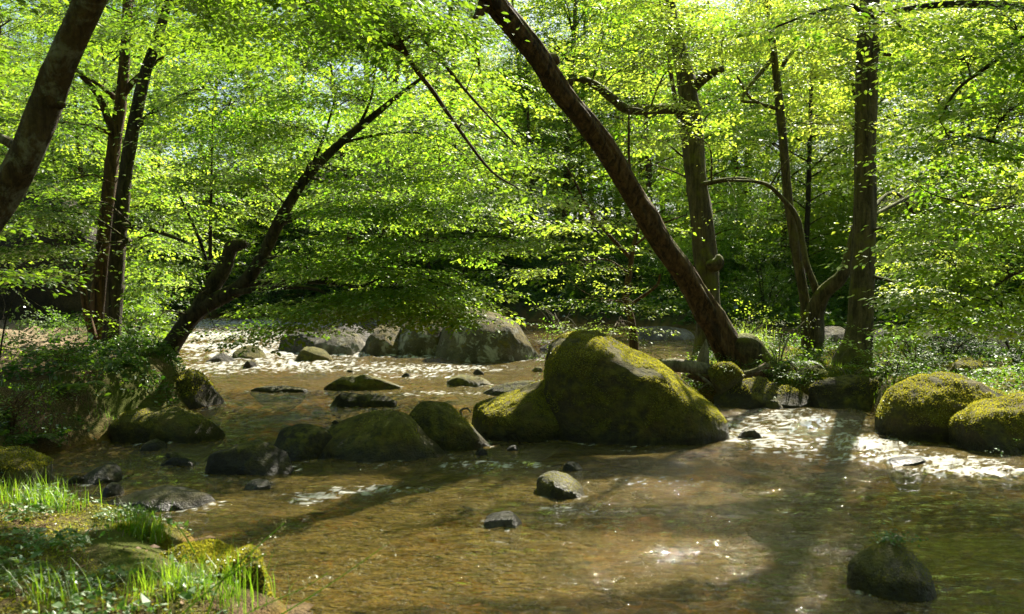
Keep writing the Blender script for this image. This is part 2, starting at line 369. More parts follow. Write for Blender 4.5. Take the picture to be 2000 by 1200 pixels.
bedc = N.mix(N.math('MULTIPLY', N.ramp(N.noise(tc, 5.0, 5, 0.6), [(0.45, 0), (0.62, 1)]), 0.65), bedc, (0.075, 0.05, 0.014))
c = N.mix(la, bedc, c)
p = N.n("ShaderNodeBsdfPrincipled"); p.inputs["Roughness"].default_value = 0.95; p.inputs["Specular IOR Level"].default_value = 0.15
N.l(c, p.inputs["Base Color"]); b = N.bump(N.math('ADD', n2, N.math('MULTIPLY', n3, 0.5)), 1.0, 0.06); N.l(b.outputs[0], p.inputs["Normal"]); N.l(p.outputs[0], out.inputs[0])
mb = MB(); mb.add(np.stack([X, Yg, H], -1).reshape(-1, 3), F)
g = mb.build("ground", M['ground'], attr={"land": sm(0.02, 0.10, (H - water_z(X, Yg))).ravel(), "trod": (1 - sm(0.35, 0.75, pd + 0.2 * noise(X * 2, Yg * 2))).ravel()})
tag(g, kind="structure")

# ------------------------------------------------------------------ boulders
def boulder(name, label, prof, base, mat, depth=None, skew=0.25, rough=0.05, nu=72, nv=72, seed=0, q=0.8, sec=None, facets=9, sink=0.35, yoff=0.0, zb=None, cat="boulder", group=None, shear=0.0):
    """prof: silhouette points (px, py) from its left foot to its right foot; base: pixel row of its front foot on water or soil at height zb"""
    if zb is None:
        z0 = 0.0
        for _ in range(6): z0 = float(water_z(np.array([0.0]), np.array([ground_y(base, z0)]))[0])
    else: z0 = zb
    Yf = ground_y(base, z0)
    pxs = [p[0] for p in prof]; wpx = max(pxs) - min(pxs)
    wm = wpx / FPX * Yf
    dep = depth if depth else wm * 0.62
    Yc = Yf + dep * 0.5 + yoff
    W = np.array([at(px, py, Yc) for px, py in prof]); xs, zs = W[:, 0], W[:, 2]
    o = np.argsort(xs); xs, zs = xs[o], zs[o]
    t = (1 - np.cos(np.linspace(0, np.pi, nu))) / 2
    x = xs[0] + (xs[-1] - xs[0]) * t
    c = catmull(np.stack([xs, zs, 0 * xs], 1), 400); T = np.interp(x, c[:, 0], c[:, 1])
    zw = z0 - 0.03; T = np.maximum(T, zw + 0.005)
    d = dep * 0.5 * np.sqrt(np.clip(1 - (2 * t - 1) ** 2, 0, 1)) ** 0.8 + 1e-4
    a = np.linspace(0, 2 * np.pi, nv, endpoint=False)
    ca, sa = np.cos(a), np.sin(a)
    yy = np.sign(ca) * np.abs(ca) ** 0.85
    top = np.where(sa > 0, np.abs(sa) ** q, 0); bot = np.where(sa < 0, np.abs(sa), 0)
    hT = (T - zw)[:, None]
    env = np.sqrt(np.clip(1 - (2 * t - 1) ** 2, 0, 1))[:, None]
    Z = zw + hT * top[None] - sink * bot[None] * env
    if sec is not None:
        Q = catmull(np.array([(p_[0], p_[1], 0) for p_ in sec]), 300); m_up = sa >= 0
        Q[:, 1] /= Q[:, 1].max(); tt_ = 1 - a[m_up] / np.pi
        yy = yy.copy(); top = top.copy(); yy[m_up] = np.interp(tt_, np.linspace(0, 1, 300), Q[:, 0]); top[m_up] = np.clip(np.interp(tt_, np.linspace(0, 1, 300), Q[:, 1]), 0, 1)
        Z = zw + hT * top[None] - sink * bot[None] * env; skew = 0
    Yy = Yc + d[:, None] * yy[None] * (1 - 0.10 * top[None] * (sec is None)) + skew * (Z - zw) * (Z > zw)
    Xx = x[:, None] + shear * (Z - zw) * (Z > zw) + 0 * Z
    V = np.stack([Xx, Yy, Z], -1)
    cen = np.array([x.mean(), Yc, zw + (T.max() - zw) * 0.3])
    D = norm(V - cen); sc = 1.0 / max(wm, 0.15)
    n_ = fbm(V[..., 0] * sc * 2.6 + seed, V[..., 1] * sc * 2.6, V[..., 2] * sc * 2.6 + seed * 1.7, o=5, g=0.52)
    ridge = np.abs(noise(V[..., 0] * sc * 1.7 - seed, V[..., 1] * sc * 1.7 + seed, V[..., 2] * sc * 1.7))
    amp = rough * wm * (0.35 + 0.65 * env)
    V = V + D * (n_ * amp + (0.18 - ridge) * amp * 0.8)[..., None]
    rs = np.random.default_rng(int(seed * 10)); dims = np.array([wm / 2, dep / 2, max(T.max() - zw, .05)])
    U = (V - cen) / dims; ext0 = (U[..., 0].min(), U[..., 0].max(), U[..., 2].max())
    for _ in range(facets):
        nn = norm(rs.normal(0, 1, 3) * [1, 1, .8] + [0, -.2, .15]); dd = U @ nn; lim_ = np.percentile(dd, rs.uniform(86, 96)); U = U - nn * (np.maximum(dd - lim_, 0) * .75)[..., None]
    U[..., 0] = np.where(U[..., 0] < 0, U[..., 0] * ext0[0] / U[..., 0].min(), U[..., 0] * ext0[1] / U[..., 0].max()); U[..., 2] = np.where(U[..., 2] > 0, U[..., 2] * ext0[2] / U[..., 2].max(), U[..., 2])
    V = cen + U * dims
    und = np.clip((zw - V[..., 2]) / max(sink, .05), 0, 1); V[..., :2] = V[..., :2] + (cen[:2] - V[..., :2]) * (.45 * und)[..., None]
    V = V + D * (0.012 * (noise(V[..., 0] * 7, V[..., 1] * 7, V[..., 2] * 7) + .6 * noise(V[..., 0] * 17, V[..., 1] * 17, V[..., 2] * 17)) * env * min(1, wm))[..., None]
    V[0] = V[0].mean(0); V[-1] = V[-1].mean(0)
    mb = MB(); mb.add(V.reshape(-1, 3), quads_tube(nu, nv))
    ob = mb.build(name, mat, None, origin=(x.mean(), Yc, z0)); tag(ob, label, cat, group)
    return ob, V, cen

BO = {}
SEC = [(-1, 0), (-.98, .30), (-.88, .60), (-.68, .78), (-.35, .88), (.10, .97), (.40, 1.0), (.72, .82), (.92, .45), (1, 0)]
SEC2 = [(-1, 0), (-.95, .35), (-.78, .65), (-.45, .86), (0, .98), (.3, 1.0), (.65, .82), (.9, .45), (1, 0)]
def B(key, *a, **k): BO[key] = boulder(*a, **k); return BO[key]
G1 = None
B('big', 'boulder', 'tallest yellow-green mossy boulder with a humped top in the middle of the near stream',
  [(1060, 800), (1063, 735), (1070, 690), (1088, 664), (1120, 651), (1160, 649), (1192, 662), (1230, 682), (1280, 700), (1325, 735), (1365, 765), (1398, 795), (1414, 830), (1418, 858)], 871,
  M['rock_big'], depth=1.55, facets=0, rough=0.026, nu=220, nv=200, seed=3.1, sec=SEC, cat='boulder')
B('apron', 'boulder', 'low mossy slab leaning on the left side of the tallest mossy boulder',
  [(918, 815), (925, 794), (960, 781), (1010, 765), (1050, 749), (1080, 742), (1105, 770), (1125, 850)], 872, M['rock_big'], depth=1.15, yoff=.25, facets=4, rough=0.03, nu=120, nv=110, seed=9.4, sec=SEC)
B('ridge', 'boulder', 'brown ridged boulder with a sunlit crest between the rounded dome and the mossy slab',
  [(792, 830), (796, 800), (815, 787), (850, 784), (885, 795), (915, 820), (940, 850), (960, 872)], 884, M['rock_moss'], depth=0.8, skew=0.2, rough=0.045, nu=110, nv=100, seed=5.5, sec=SEC2)
B('dome', 'boulder', 'smooth olive dome boulder, broadest in the row of rocks left of the tall mossy boulder',
  [(622, 890), (628, 845), (660, 825), (700, 813), (740, 809), (780, 810), (812, 830), (835, 855), (868, 880), (870, 890)], 905, M['rock_moss'], depth=0.95, skew=0.2, rough=0.03, nu=130, nv=110, seed=2.2, sec=SEC2)
B('shadow', 'boulder', 'black shaded rounded boulder touching the left end of the olive dome boulder',
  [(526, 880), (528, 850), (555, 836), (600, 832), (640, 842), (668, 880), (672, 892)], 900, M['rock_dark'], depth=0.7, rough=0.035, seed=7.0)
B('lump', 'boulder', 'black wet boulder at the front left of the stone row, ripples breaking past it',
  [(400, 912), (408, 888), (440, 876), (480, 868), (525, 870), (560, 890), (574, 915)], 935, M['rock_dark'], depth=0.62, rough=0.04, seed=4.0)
B('bank1', 'boulder', 'wide brown boulder with a sunlit top edge at the foot of the left bank',
  [(210, 850), (225, 815), (255, 801), (300, 798), (350, 799), (400, 808), (432, 825), (436, 845)], 868, M['rock_moss'], depth=0.9, rough=0.03, seed=6.3, sec=SEC2, nu=110, nv=100)
B('bank2', 'boulder', 'dark round boulder under the roots of the leaning riverbank tree',
  [(318, 790), (320, 745), (335, 725), (370, 724), (405, 740), (425, 768), (430, 790)], 804, M['rock_dark'], depth=1.2, rough=0.05, seed=8.8)
B('flat1', 'rock', 'flat mossy rock in midstream, larger of the two below the far boulder group',
  [(632, 753), (645, 742), (665, 736), (700, 732), (740, 734), (770, 742), (783, 753)], 764, M['rock_moss'], depth=0.6, rough=0.04, seed=1.3, cat='rock')
B('flat2', 'rock', 'thin dark flat rock at edge of the green pool just below the midstream mossy rock',
  [(643, 785), (650, 773), (680, 770), (710, 773), (750, 776), (775, 786)], 796, M['rock_dark'], depth=0.35, rough=0.04, seed=1.9, cat='rock')
B('mid1', 'rock', 'small brown rock alone in midstream in front of the biggest far boulder', [(872, 745), (885, 737), (915, 733), (945, 738), (962, 747)], 755, M['rock_moss'], depth=0.5, rough=0.05, seed=2.6, cat='rock')
B('mid2', 'rock', 'low dark rock lapped by water behind the mossy slab', [(942, 765), (965, 752), (1010, 744), (1050, 748), (1075, 765)], 776, M['rock_dark'], depth=0.7, rough=0.05, seed=3.6, cat='rock')
B('thin', 'rock', 'sliver of dark rock barely above the water at the top of the green pool', [(488, 762), (510, 756), (550, 754), (585, 757), (602, 763)], 768, M['rock_dark'], depth=0.4, rough=0.06, seed=4.6, cat='rock')
# far group
B('fbig', 'boulder', 'tallest grey boulder of the far group with pale lichen and a brown top',
  [(848, 690), (858, 650), (880, 610), (905, 599), (950, 598), (982, 606), (1010, 635), (1030, 660), (1048, 685), (1058, 702)], 710, M['rock_lichen'], depth=2.0, rough=0.035, seed=11, nu=130, nv=120, sec=SEC2)
B('f2', 'boulder', 'grey brown boulder half hidden by leaves on the left side of the tallest far boulder',
  [(772, 695), (776, 645), (790, 628), (820, 618), (860, 618), (890, 640), (905, 690)], 703, M['rock_lichen'], depth=1.8, rough=0.04, seed=12, yoff=0.3)
B('f3', 'boulder', 'upright rounded boulder with green moss on its left flank in the far group', [(713, 685), (718, 658), (735, 641), (760, 636), (783, 645), (790, 668), (790, 690)], 697, M['rock_lichen'], depth=1.2, rough=0.03, seed=13)
B('f4', 'boulder', 'smooth pale grey boulder in the far group, left of the upright rounded one', [(612, 685), (620, 660), (645, 646), (675, 648), (700, 660), (716, 680), (718, 690)], 696, M['rock_grey'], depth=1.3, rough=0.025, seed=14)
B('f5', 'boulder', 'low dark boulder at the left end of the far boulder group', [(545, 675), (555, 660), (585, 652), (620, 650), (640, 665), (645, 685)], 691, M['rock_bare'], depth=1.2, rough=0.04, seed=15)
B('f6', 'rock', 'small pointed brown rock in front of the pale grey far boulder', [(578, 700), (590, 686), (612, 677), (632, 688), (652, 700)], 709, M['rock_moss'], depth=0.6, rough=0.05, seed=16, cat='rock')
B('f7', 'rock', 'rust brown rock standing in white rapids behind the bluish wet stone', [(455, 690), (470, 680), (495, 677), (512, 688), (518, 700)], 704, M['rock_moss'], depth=0.6, rough=0.05, seed=17, cat='rock')
B('f8', 'rock', 'wet bluish grey stone in the white rapids near the leaning tree', [(403, 705), (412, 694), (430, 690), (450, 695), (462, 706)], 712, M['rock_bare'], depth=0.5, rough=0.04, seed=18, cat='rock')
B('f9', 'rock', 'dark jagged rock behind the pale grey far boulder', [(645, 655), (660, 640), (685, 634), (712, 648), (735, 660)], 672, M['rock_bare'], depth=1.5, rough=0.07, seed=19, cat='rock')
B('f10', 'rock', 'low grey stone in the channel right of the tallest far boulder', [(1055, 680), (1075, 672), (1105, 670), (1130, 682)], 690, M['rock_bare'], depth=0.8, rough=0.05, seed=20, cat='rock')
# near stones
B('s1', 'rock', 'mossy brown stone poking from sunlit water below the tall mossy boulder', [(1048, 945), (1055, 930), (1080, 921), (1110, 932), (1132, 948), (1143, 964)], 974, M['rock_moss'], facets=3, depth=0.62, rough=0.06, seed=21, sec=SEC, cat='rock', nu=90, nv=80)
B('s1b', 'rock', 'tiny dark stone tucked behind the mossy stone in sunlit water', [(1098, 912), (1112, 903), (1130, 905), (1138, 914)], 921, M['rock_dark'], depth=0.15, rough=0.06, seed=22, cat='rock')
B('s2', 'rock', 'small wet stone surrounded by glitter in the middle of the foreground water', [(945, 1022), (955, 1010), (980, 1003), (1003, 1008), (1018, 1022)], 1036, M['rock_grey'], depth=0.30, rough=0.07, seed=23, cat='rock')
B('s3', 'boulder', 'dark stone crowned with small green herbs in the near right water', [(1663, 1130), (1668, 1108), (1700, 1085), (1745, 1070), (1785, 1078), (1812, 1105), (1820, 1135)], 1172, M['rock_moss'], depth=0.44, facets=2, rough=0.045, seed=24, nu=110, nv=100)
B('s4', 'rock', 'nearly submerged flat stone below the white riffle on the right', [(1732, 905), (1750, 897), (1785, 894), (1815, 903)], 911, M['rock_dark'], depth=0.3, rough=0.05, seed=25, cat='rock')
B('s5', 'rock', 'small brown rock at the waterline under the island bank', [(1484, 795), (1495, 785), (1515, 783), (1530, 795)], 800, M['rock_moss'], depth=0.25, rough=0.05, seed=26, cat='rock')
B('s6', 'rock', 'pale wet pebble beside the white ripple left of centre', [(478, 950), (490, 940), (515, 938), (528, 950)], 958, M['rock_grey'], depth=0.2, rough=0.05, seed=27, cat='rock')
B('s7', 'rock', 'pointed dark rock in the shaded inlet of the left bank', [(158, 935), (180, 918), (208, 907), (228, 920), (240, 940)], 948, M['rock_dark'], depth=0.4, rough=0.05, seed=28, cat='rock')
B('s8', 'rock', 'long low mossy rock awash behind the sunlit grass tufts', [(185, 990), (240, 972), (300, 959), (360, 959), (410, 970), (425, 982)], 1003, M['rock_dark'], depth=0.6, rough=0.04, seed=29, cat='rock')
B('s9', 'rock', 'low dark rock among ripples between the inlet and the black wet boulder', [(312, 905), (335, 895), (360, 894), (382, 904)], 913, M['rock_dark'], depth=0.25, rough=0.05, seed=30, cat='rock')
B('edge', 'boulder', 'mossy brown boulder cut by the left edge of the picture beside the inlet', [(-90, 950), (-70, 900), (-20, 880), (40, 885), (75, 905), (92, 945)], 975, M['rock_moss'], depth=0.8, rough=0.05, seed=31)
# right side
B('r1', 'boulder', 'large mossy boulder with a sunlit top at the right bank beside the white riffle',
  [(1718, 835), (1722, 800), (1745, 765), (1785, 745), (1830, 738), (1880, 741), (1930, 750), (1985, 768), (2030, 810), (2050, 850)], 868, M['rock_big'], depth=1.35, rough=0.04, seed=32, nu=150, nv=130, sec=SEC)
B('r2', 'boulder', 'leafy mossy boulder cut by the right edge of the picture',
  [(1865, 866), (1872, 822), (1900, 804), (1950, 786), (2010, 775), (2080, 780), (2140, 820), (2160, 870)], 892, M['rock_moss'], depth=1.3, rough=0.05, seed=33, sec=SEC, nu=130, nv=110)
B('r3', 'boulder', 'big dark square boulder in shade behind the island, near the right edge',
  [(1835, 715), (1850, 672), (1885, 655), (1920, 645), (1955, 642), (1970, 655), (1974, 715)], 728, M['rock_bare'], depth=1.6, rough=0.04, seed=34, zb=0.42, q=0.55)
B('r4', 'boulder', 'rounded moss covered stone behind the right mossy boulder', [(1838, 735), (1850, 712), (1880, 702), (1925, 706), (1955, 735)], 748, M['rock_moss'], depth=0.7, rough=0.05, seed=35, zb=0.45)
B('r5', 'boulder', 'dark bank boulder between the shaded island edge and the right mossy boulder', [(1588, 790), (1595, 755), (1640, 738), (1700, 738), (1735, 760), (1745, 795)], 806, M['rock_dark'], depth=0.9, rough=0.09, facets=14, seed=36)
B('r6', 'boulder', 'pale granite boulder seen between the two trunks on the island', [(1592, 690), (1600, 648), (1630, 638), (1665, 650), (1700, 690)], 696, M['rock_grey'], depth=1.2, rough=0.03, seed=37, zb=0.35)
B('r7', 'boulder', 'blue grey boulder just right of the thick island trunk', [(1690, 690), (1700, 655), (1725, 645), (1752, 660), (1765, 690)], 694, M['rock_bare'], depth=1.0, rough=0.04, seed=38, zb=0.35)
B('r8', 'rock', 'pale flat granite ledge behind the bushes above the tall mossy boulder', [(1235, 655), (1250, 645), (1300, 640), (1345, 650), (1360, 662)], 668, M['rock_grey'], depth=1.2, rough=0.04, seed=39, zb=0.3, cat='rock')
B('r9', 'rock', 'small mossy mound beside the jagged stump on the island', [(1385, 728), (1392, 716), (1415, 709), (1440, 714), (1450, 728)], 736, M['rock_moss'], depth=0.4, rough=0.06, seed=40, zb=0.50, cat='rock')
B('r10', 'rock', 'dark undercut rock at the island edge below the fallen log', [(1395, 785), (1405, 752), (1450, 742), (1510, 745), (1560, 755), (1595, 790)], 800, M['rock_dark'], depth=0.7, rough=0.12, facets=14, seed=41, cat='rock')
B('h1', 'boulder', 'sunlit mossy boulder on the left hillside above the footpath', [(40, 625), (60, 580), (90, 566), (125, 572), (148, 600), (152, 630)], 640, M['rock_big'], depth=1.6, rough=0.05, seed=42, zb=0.9)
B('h0', 'rock_outcrop', 'overhanging rock outcrop coloured dark for the shaded void behind the thick leaning trunk', [(-90, 540), (-70, 400), (-10, 362), (70, 352), (150, 385), (200, 440), (225, 545)], 560, M['rock_dark'], depth=2.2, rough=0.10, facets=16, seed=47, zb=1.75, sink=1.8, cat='rock outcrop', nu=110, nv=90)  # dark rock colour fills in for the shaded void under the overhang
B('h2', 'boulder', 'darker mossy boulder at the left edge on the hillside', [(-30, 610), (-10, 582), (20, 578), (40, 600), (45, 622)], 632, M['rock_moss'], depth=1.4, rough=0.05, seed=43, zb=0.9)
B('m1', 'rock', 'mossy earth topped rock at the water end of the near left bank', [(395, 1160), (405, 1105), (440, 1080), (480, 1085), (515, 1110), (530, 1150), (528, 1190)], 1235, M['rock_big'], depth=0.5, rough=0.07, seed=44, cat='rock', nu=110, nv=100)

B('m2', 'mound', 'mossy hummock carrying the brightest grass tuft on the near bank', [(185, 1075), (205, 1040), (240, 1020), (280, 1018), (318, 1040), (335, 1075)], 1100, M['rock_big'], depth=0.5, rough=0.08, seed=45, sec=SEC2, zb=0.06, cat='mound')
B('m3', 'mound', 'low yellow moss cushion between the grass tuft and the mossy rock', [(265, 1115), (300, 1085), (350, 1072), (410, 1070), (455, 1085), (485, 1125)], 1150, M['rock_big'], depth=0.5, rough=0.08, seed=46, sec=SEC, zb=0.05, cat='mound')
# ---- water: real ripples on a sheet, amber and shallow
riffles = [  # px, py, rx m, ry m, strength
    (1480, 845, 0.55, 0.95, .8), (1560, 820, 0.75, 0.7, .7), (1700, 860, 0.5, 0.55, .9), (1800, 888, 0.7, 0.30, 1.0), (1930, 910, 0.7, 0.28, 1.0), (1650, 885, .6, .3, .5),
    (430, 700, 1.6, 1.4, 1.0), (500, 715, 1.4, 1.3, 0.9), (700, 716, 2.0, 0.5, 0.8), (900, 718, 2.0, 0.45, 0.8), (420, 735, 1.2, 0.9, 0.6), (480, 648, 5.0, 5, .75), (420, 675, 3.0, 2.5, .95), (700, 640, 6, 3, .4), (560, 730, 2.0, .8, .7), (800, 735, 2.0, .6, .6), (560, 690, 1.6, .8, .8), (600, 735, 1.6, .6, .5), (1000, 722, 1.2, .5, .6),
    (1100, 690, .6, 1.0, .7), (640, 955, 0.42, 0.13, .8), (720, 945, 0.5, 0.2, .5), (600, 965, 0.22, .12, .6), (840, 775, 1.0, 0.3, .45), (800, 745, 1.4, 0.5, .4),
    (450, 990, 0.5, 0.25, .15), (985, 1045, .18, .12, .12), (1020, 1060, .35, .22, .12), (1110, 985, .25, .15, .45), (1300, 930, .8, .35, .25), (960, 900, .7, .3, .4)]
WX, WY, WF = fan_grid(-3, 75, 1050, 1.0, 1300, 6)
rif = np.zeros(WX.shape)
for (px, py, rx, ry, s_) in riffles:
    y0 = ground_y(py, 0.05); x0 = (px - 1000) / FPX * y0
    rif = np.maximum(rif, s_ * np.exp(-(((WX - x0) / rx) ** 2 + ((WY - y0) / ry) ** 2)))
for key_, (ob_, V_, cen_) in BO.items():      # wakes and foam collars round the stones
    if ob_.location[2] > .36 or key_ in ('h1', 'h2', 'm1', 'm2', 'm3'): continue
    wl_ = V_[np.abs(V_[..., 2] - ob_.location[2]) < .08]
    if len(wl_) < 8: continue
    lo_, hi_ = wl_.min(0), wl_.max(0); c_ = (lo_ + hi_) / 2; r_ = np.maximum((hi_ - lo_) / 2, .04)
    e_ = np.sqrt(((WX - c_[0]) / r_[0]) ** 2 + ((WY - c_[1] + .02) / r_[1]) ** 2); m_ = min(r_[0], r_[1])
    rif = np.maximum(rif, .42 * np.exp(-((e_ - 1.02) * m_ / .05) ** 2) * (WY < 30) * sm(-.3, .3, noise(WX * 2.5 + 9, WY * 2.5)))
    tail = np.exp(-((WX - c_[0]) / (r_[0] * .9)) ** 2) * np.exp(-((WY - lo_[1] + .25) / .3) ** 2); rif = np.maximum(rif, .20 * tail)
wob = 0.35 * noise(WX * 0.7, WY * 0.7); wx2 = WX + wob; wy2 = WY + 0.5 * noise(WX * 0.5 + 3, WY * 0.5)
calm = sm(-0.2, 0.35, noise(WX * 0.35 + 7, WY * 0.35 + 2))
w = 0.022 * noise(wx2 * 1.5, wy2 * 2.8) + (0.010 + 0.010 * calm) * noise(wx2 * 4.0, wy2 * 8.5) + (0.0040 + 0.0055 * calm) * noise(wx2 * 9, wy2 * 21)
w += 0.012 * noise(wx2 * 2.2, wy2 * 3.6) * sm(12, 18, WY)
w += rif * (0.075 * noise(wx2 * 3.0, wy2 * 4.5) + 0.045 * noise(wx2 * 8, wy2 * 12) + 0.012 * np.abs(noise(wx2 * 20, wy2 * 30)))
foam_n = fbm(wx2 * 8, wy2 * 17.0, o=4, g=.6)
foam = np.clip(sm(0.27, 0.92, rif * 1.0 + foam_n * 0.9), 0, 1) * sm(0.08, 0.3, rif)
WZ = water_z(WX, WY) + w
m, nt, out = newmat('water'); N = NT(nt); M['water'] = m
tc = N.n("ShaderNodeTexCoord").outputs["Object"]
fo = N.n("ShaderNodeAttribute", attribute_name="foam").outputs["Fac"]; ri = N.n("ShaderNodeAttribute", attribute_name="rif").outputs["Fac"]
nA = N.noise(N.mapping(tc, (5.5, 13, 1), (0, 0, .22)), 1.0, 3, 0.5, 1.6); nB = N.noise(N.mapping(tc, (30, 62, 1)), 1.0, 1, 0.5)
nM = N.ramp(N.noise(N.mapping(tc, (.55, 1.3, 1)), 1.0, 3, 0.55, .8), [(0.36, 0.22), (0.62, 1.0)])
nM = N.math('ADD', nM, N.math('MULTIPLY', ri, 1.3))
hgt = N.math('ADD', nA, N.math('MULTIPLY', nB, 0.09))
bmp = N.bump(N.math('MULTIPLY', hgt, nM), 1.0, 0.06)
tr = N.n("ShaderNodeBsdfTransparent"); tr.inputs[0].default_value = (0.76, 0.56, 0.15, 1)
df = N.n("ShaderNodeBsdfDiffuse"); df.inputs[0].default_value = (0.26, 0.188, 0.042, 1)
bmd = N.bump(N.math('ADD', N.noise(N.mapping(tc, (4, 10, 1)), 1.0, 4, 0.6, 1.5), N.math('MULTIPLY', nA, 0.5)), 1.0, 0.16); N.l(bmd.outputs[0], df.inputs["Normal"])
gl = N.n("ShaderNodeBsdfGlossy"); gl.inputs["Roughness"].default_value = 0.025; N.l(bmp.outputs[0], gl.inputs["Normal"])
fr = N.n("ShaderNodeFresnel"); fr.inputs[0].default_value = 1.38; N.l(bmp.outputs[0], fr.inputs["Normal"])
mA = N.n("ShaderNodeMixShader"); mA.inputs[0].default_value = 0.30; N.l(tr.outputs[0], mA.inputs[1]); N.l(df.outputs[0], mA.inputs[2])
mB_ = N.n("ShaderNodeMixShader"); N.l(fr.outputs[0], mB_.inputs[0]); N.l(mA.outputs[0], mB_.inputs[1]); N.l(gl.outputs[0], mB_.inputs[2])
fd = N.n("ShaderNodeBsdfDiffuse"); fd.inputs[0].default_value = (0.66, 0.66, 0.62, 1)
ff = N.ramp(N.math('ADD', N.noise(N.mapping(tc, (26, 62, 1)), 1.0, 6, 0.8), N.math('MULTIPLY', fo, .42)), [(0.56, 0.0), (0.98, .62)])
mC = N.n("ShaderNodeMixShader"); N.l(ff, mC.inputs[0]); N.l(mB_.outputs[0], mC.inputs[1]); N.l(fd.outputs[0], mC.inputs[2])
N.l(mC.outputs[0], out.inputs[0])
mb = MB(); mb.add(np.stack([WX, WY, WZ], -1).reshape(-1, 3), WF)
g = mb.build("water", M['water'], attr={"foam": foam.ravel(), "rif": rif.ravel()}); tag(g, kind="structure")
del WX, WY, WZ, WF, w, foam, foam_n, rif

# ------------------------------------------------------------------ foliage
def leaf_shape(n6=True):
    if n6: return np.array([(0, 0, 0), (0.32, -0.26, 0.05), (0.72, -0.20, 0.03), (1, 0, -0.06), (0.72, 0.20, 0.03), (0.32, 0.26, 0.05)], float)
    return np.array([(0, 0, 0), (0.45, -0.30, 0.05), (1, 0, -0.05), (0.45, 0.30, 0.05)], float)
def place_leaves(pos, dirs, nrm, size, shape):
    """leaf quads at pos pointing along dirs, facing nrm"""
    Xa = norm(dirs); Za = norm(nrm - (nrm * Xa).sum(-1, keepdims=True) * Xa); Ya = np.cross(Za, Xa)
    return pos[:, None] + size[:, None, None] * (shape[None, :, :1] * Xa[:, None] + shape[None, :, 1:2] * Ya[:, None] + shape[None, :, 2:] * Za[:, None])
def spray(seed, L=0.7, leaf=0.06, step=0.8, n6=True, side=0.10):
    r = np.random.default_rng(seed); pos = []; dr = []
    def shoot(p, a, l):
        s = leaf * 0.5; k = 0
        while s < l:
            sgn = 1 if k % 2 else -1; k += 1
            q = p + s * np.array([math.cos(a), math.sin(a), 0]) + np.array([0, 0, -0.12 * s * s]); b = a + sgn * r.uniform(0.6, 1.1)
            pos.append(q + r.normal(0, leaf * 0.15, 3)); dr.append([math.cos(b), math.sin(b), r.uniform(-0.45, 0.15)]); s += leaf * step * r.uniform(0.7, 1.3)
        pos.append(p + l * np.array([math.cos(a), math.sin(a), 0])); dr.append([math.cos(a), math.sin(a), -0.2])
    shoot(np.zeros(3), 0, L); s = side; k = 0
    while s < L * 0.92:
        if r.random() < 0.88: shoot(np.array([s, 0, 0]), (1 if k % 2 else -1) * r.uniform(0.7, 1.1), (L - s) * r.uniform(0.35, 0.6) + 0.08)
        s += side * r.uniform(0.7, 1.2); k += 1
    pos = np.array(pos); dr = np.array(dr); n = len(pos)
    nm = np.array([0, 0, 1.0]) + r.normal(0, 0.27, (n, 3))
    return place_leaves(pos, dr, nm, leaf * r.uniform(0.5, 1.25, n), leaf_shape(n6)) , n
SPR = {}
def sprays(kind):
    if kind not in SPR:
        L, leaf, step, n6, side = {'near': (0.66, 0.070, 0.74, True, 0.10), 'mid': (0.80, 0.084, 0.78, False, 0.13), 'far': (1.3, 0.17, 0.75, False, 0.26),
                                   'over': (0.80, 0.078, 0.8, False, 0.16), 'big': (0.55, 0.085, 0.9, True, 0.15), 'sparse': (0.55, 0.05, 1.5, True, 0.16), 'bush': (0.55, 0.085, 0.9, False, 0.15)}[kind]
        SPR[kind] = [spray(100 + i, L, leaf, step, n6, side) for i in range(7)]
    return SPR[kind]
def frames(dirs, tilt):
    Xa = norm(dirs); up = np.array([0, 0, 1.0]) + rng.normal(0, tilt, dirs.shape)
    Za = norm(up - (up * Xa).sum(-1, keepdims=True) * Xa); Ya = np.cross(Za, Xa)
    return np.stack([Xa, Ya, Za], -1)
LIT = []     # gaps in the canopy: ellipses on the ground the sun reaches (x, y, rx, ry, z, share)
def lit(px, py, rx, ry, z=0.0, share=0.9):
    y0 = ground_y(py, z); LIT.append(((px - 1000) / FPX * y0, y0, rx, ry, z, share))
def keep_mask(P, hmin=2.5):
    k = np.ones(len(P), bool)
    for (x0, y0, rx, ry, z, sh) in LIT:
        t = (P[:, 2] - z) / S[2]; q = P - S * t[:, None]
        e = ((q[:, 0] - x0) / rx) ** 2 + ((q[:, 1] - y0) / ry) ** 2 + 0.35 * noise(q[:, 0] * 2.2, q[:, 1] * 2.2)
        k &= ~((e < 1) & (P[:, 2] > z + 1.25) & (rng.random(len(P)) < sh))
    return k
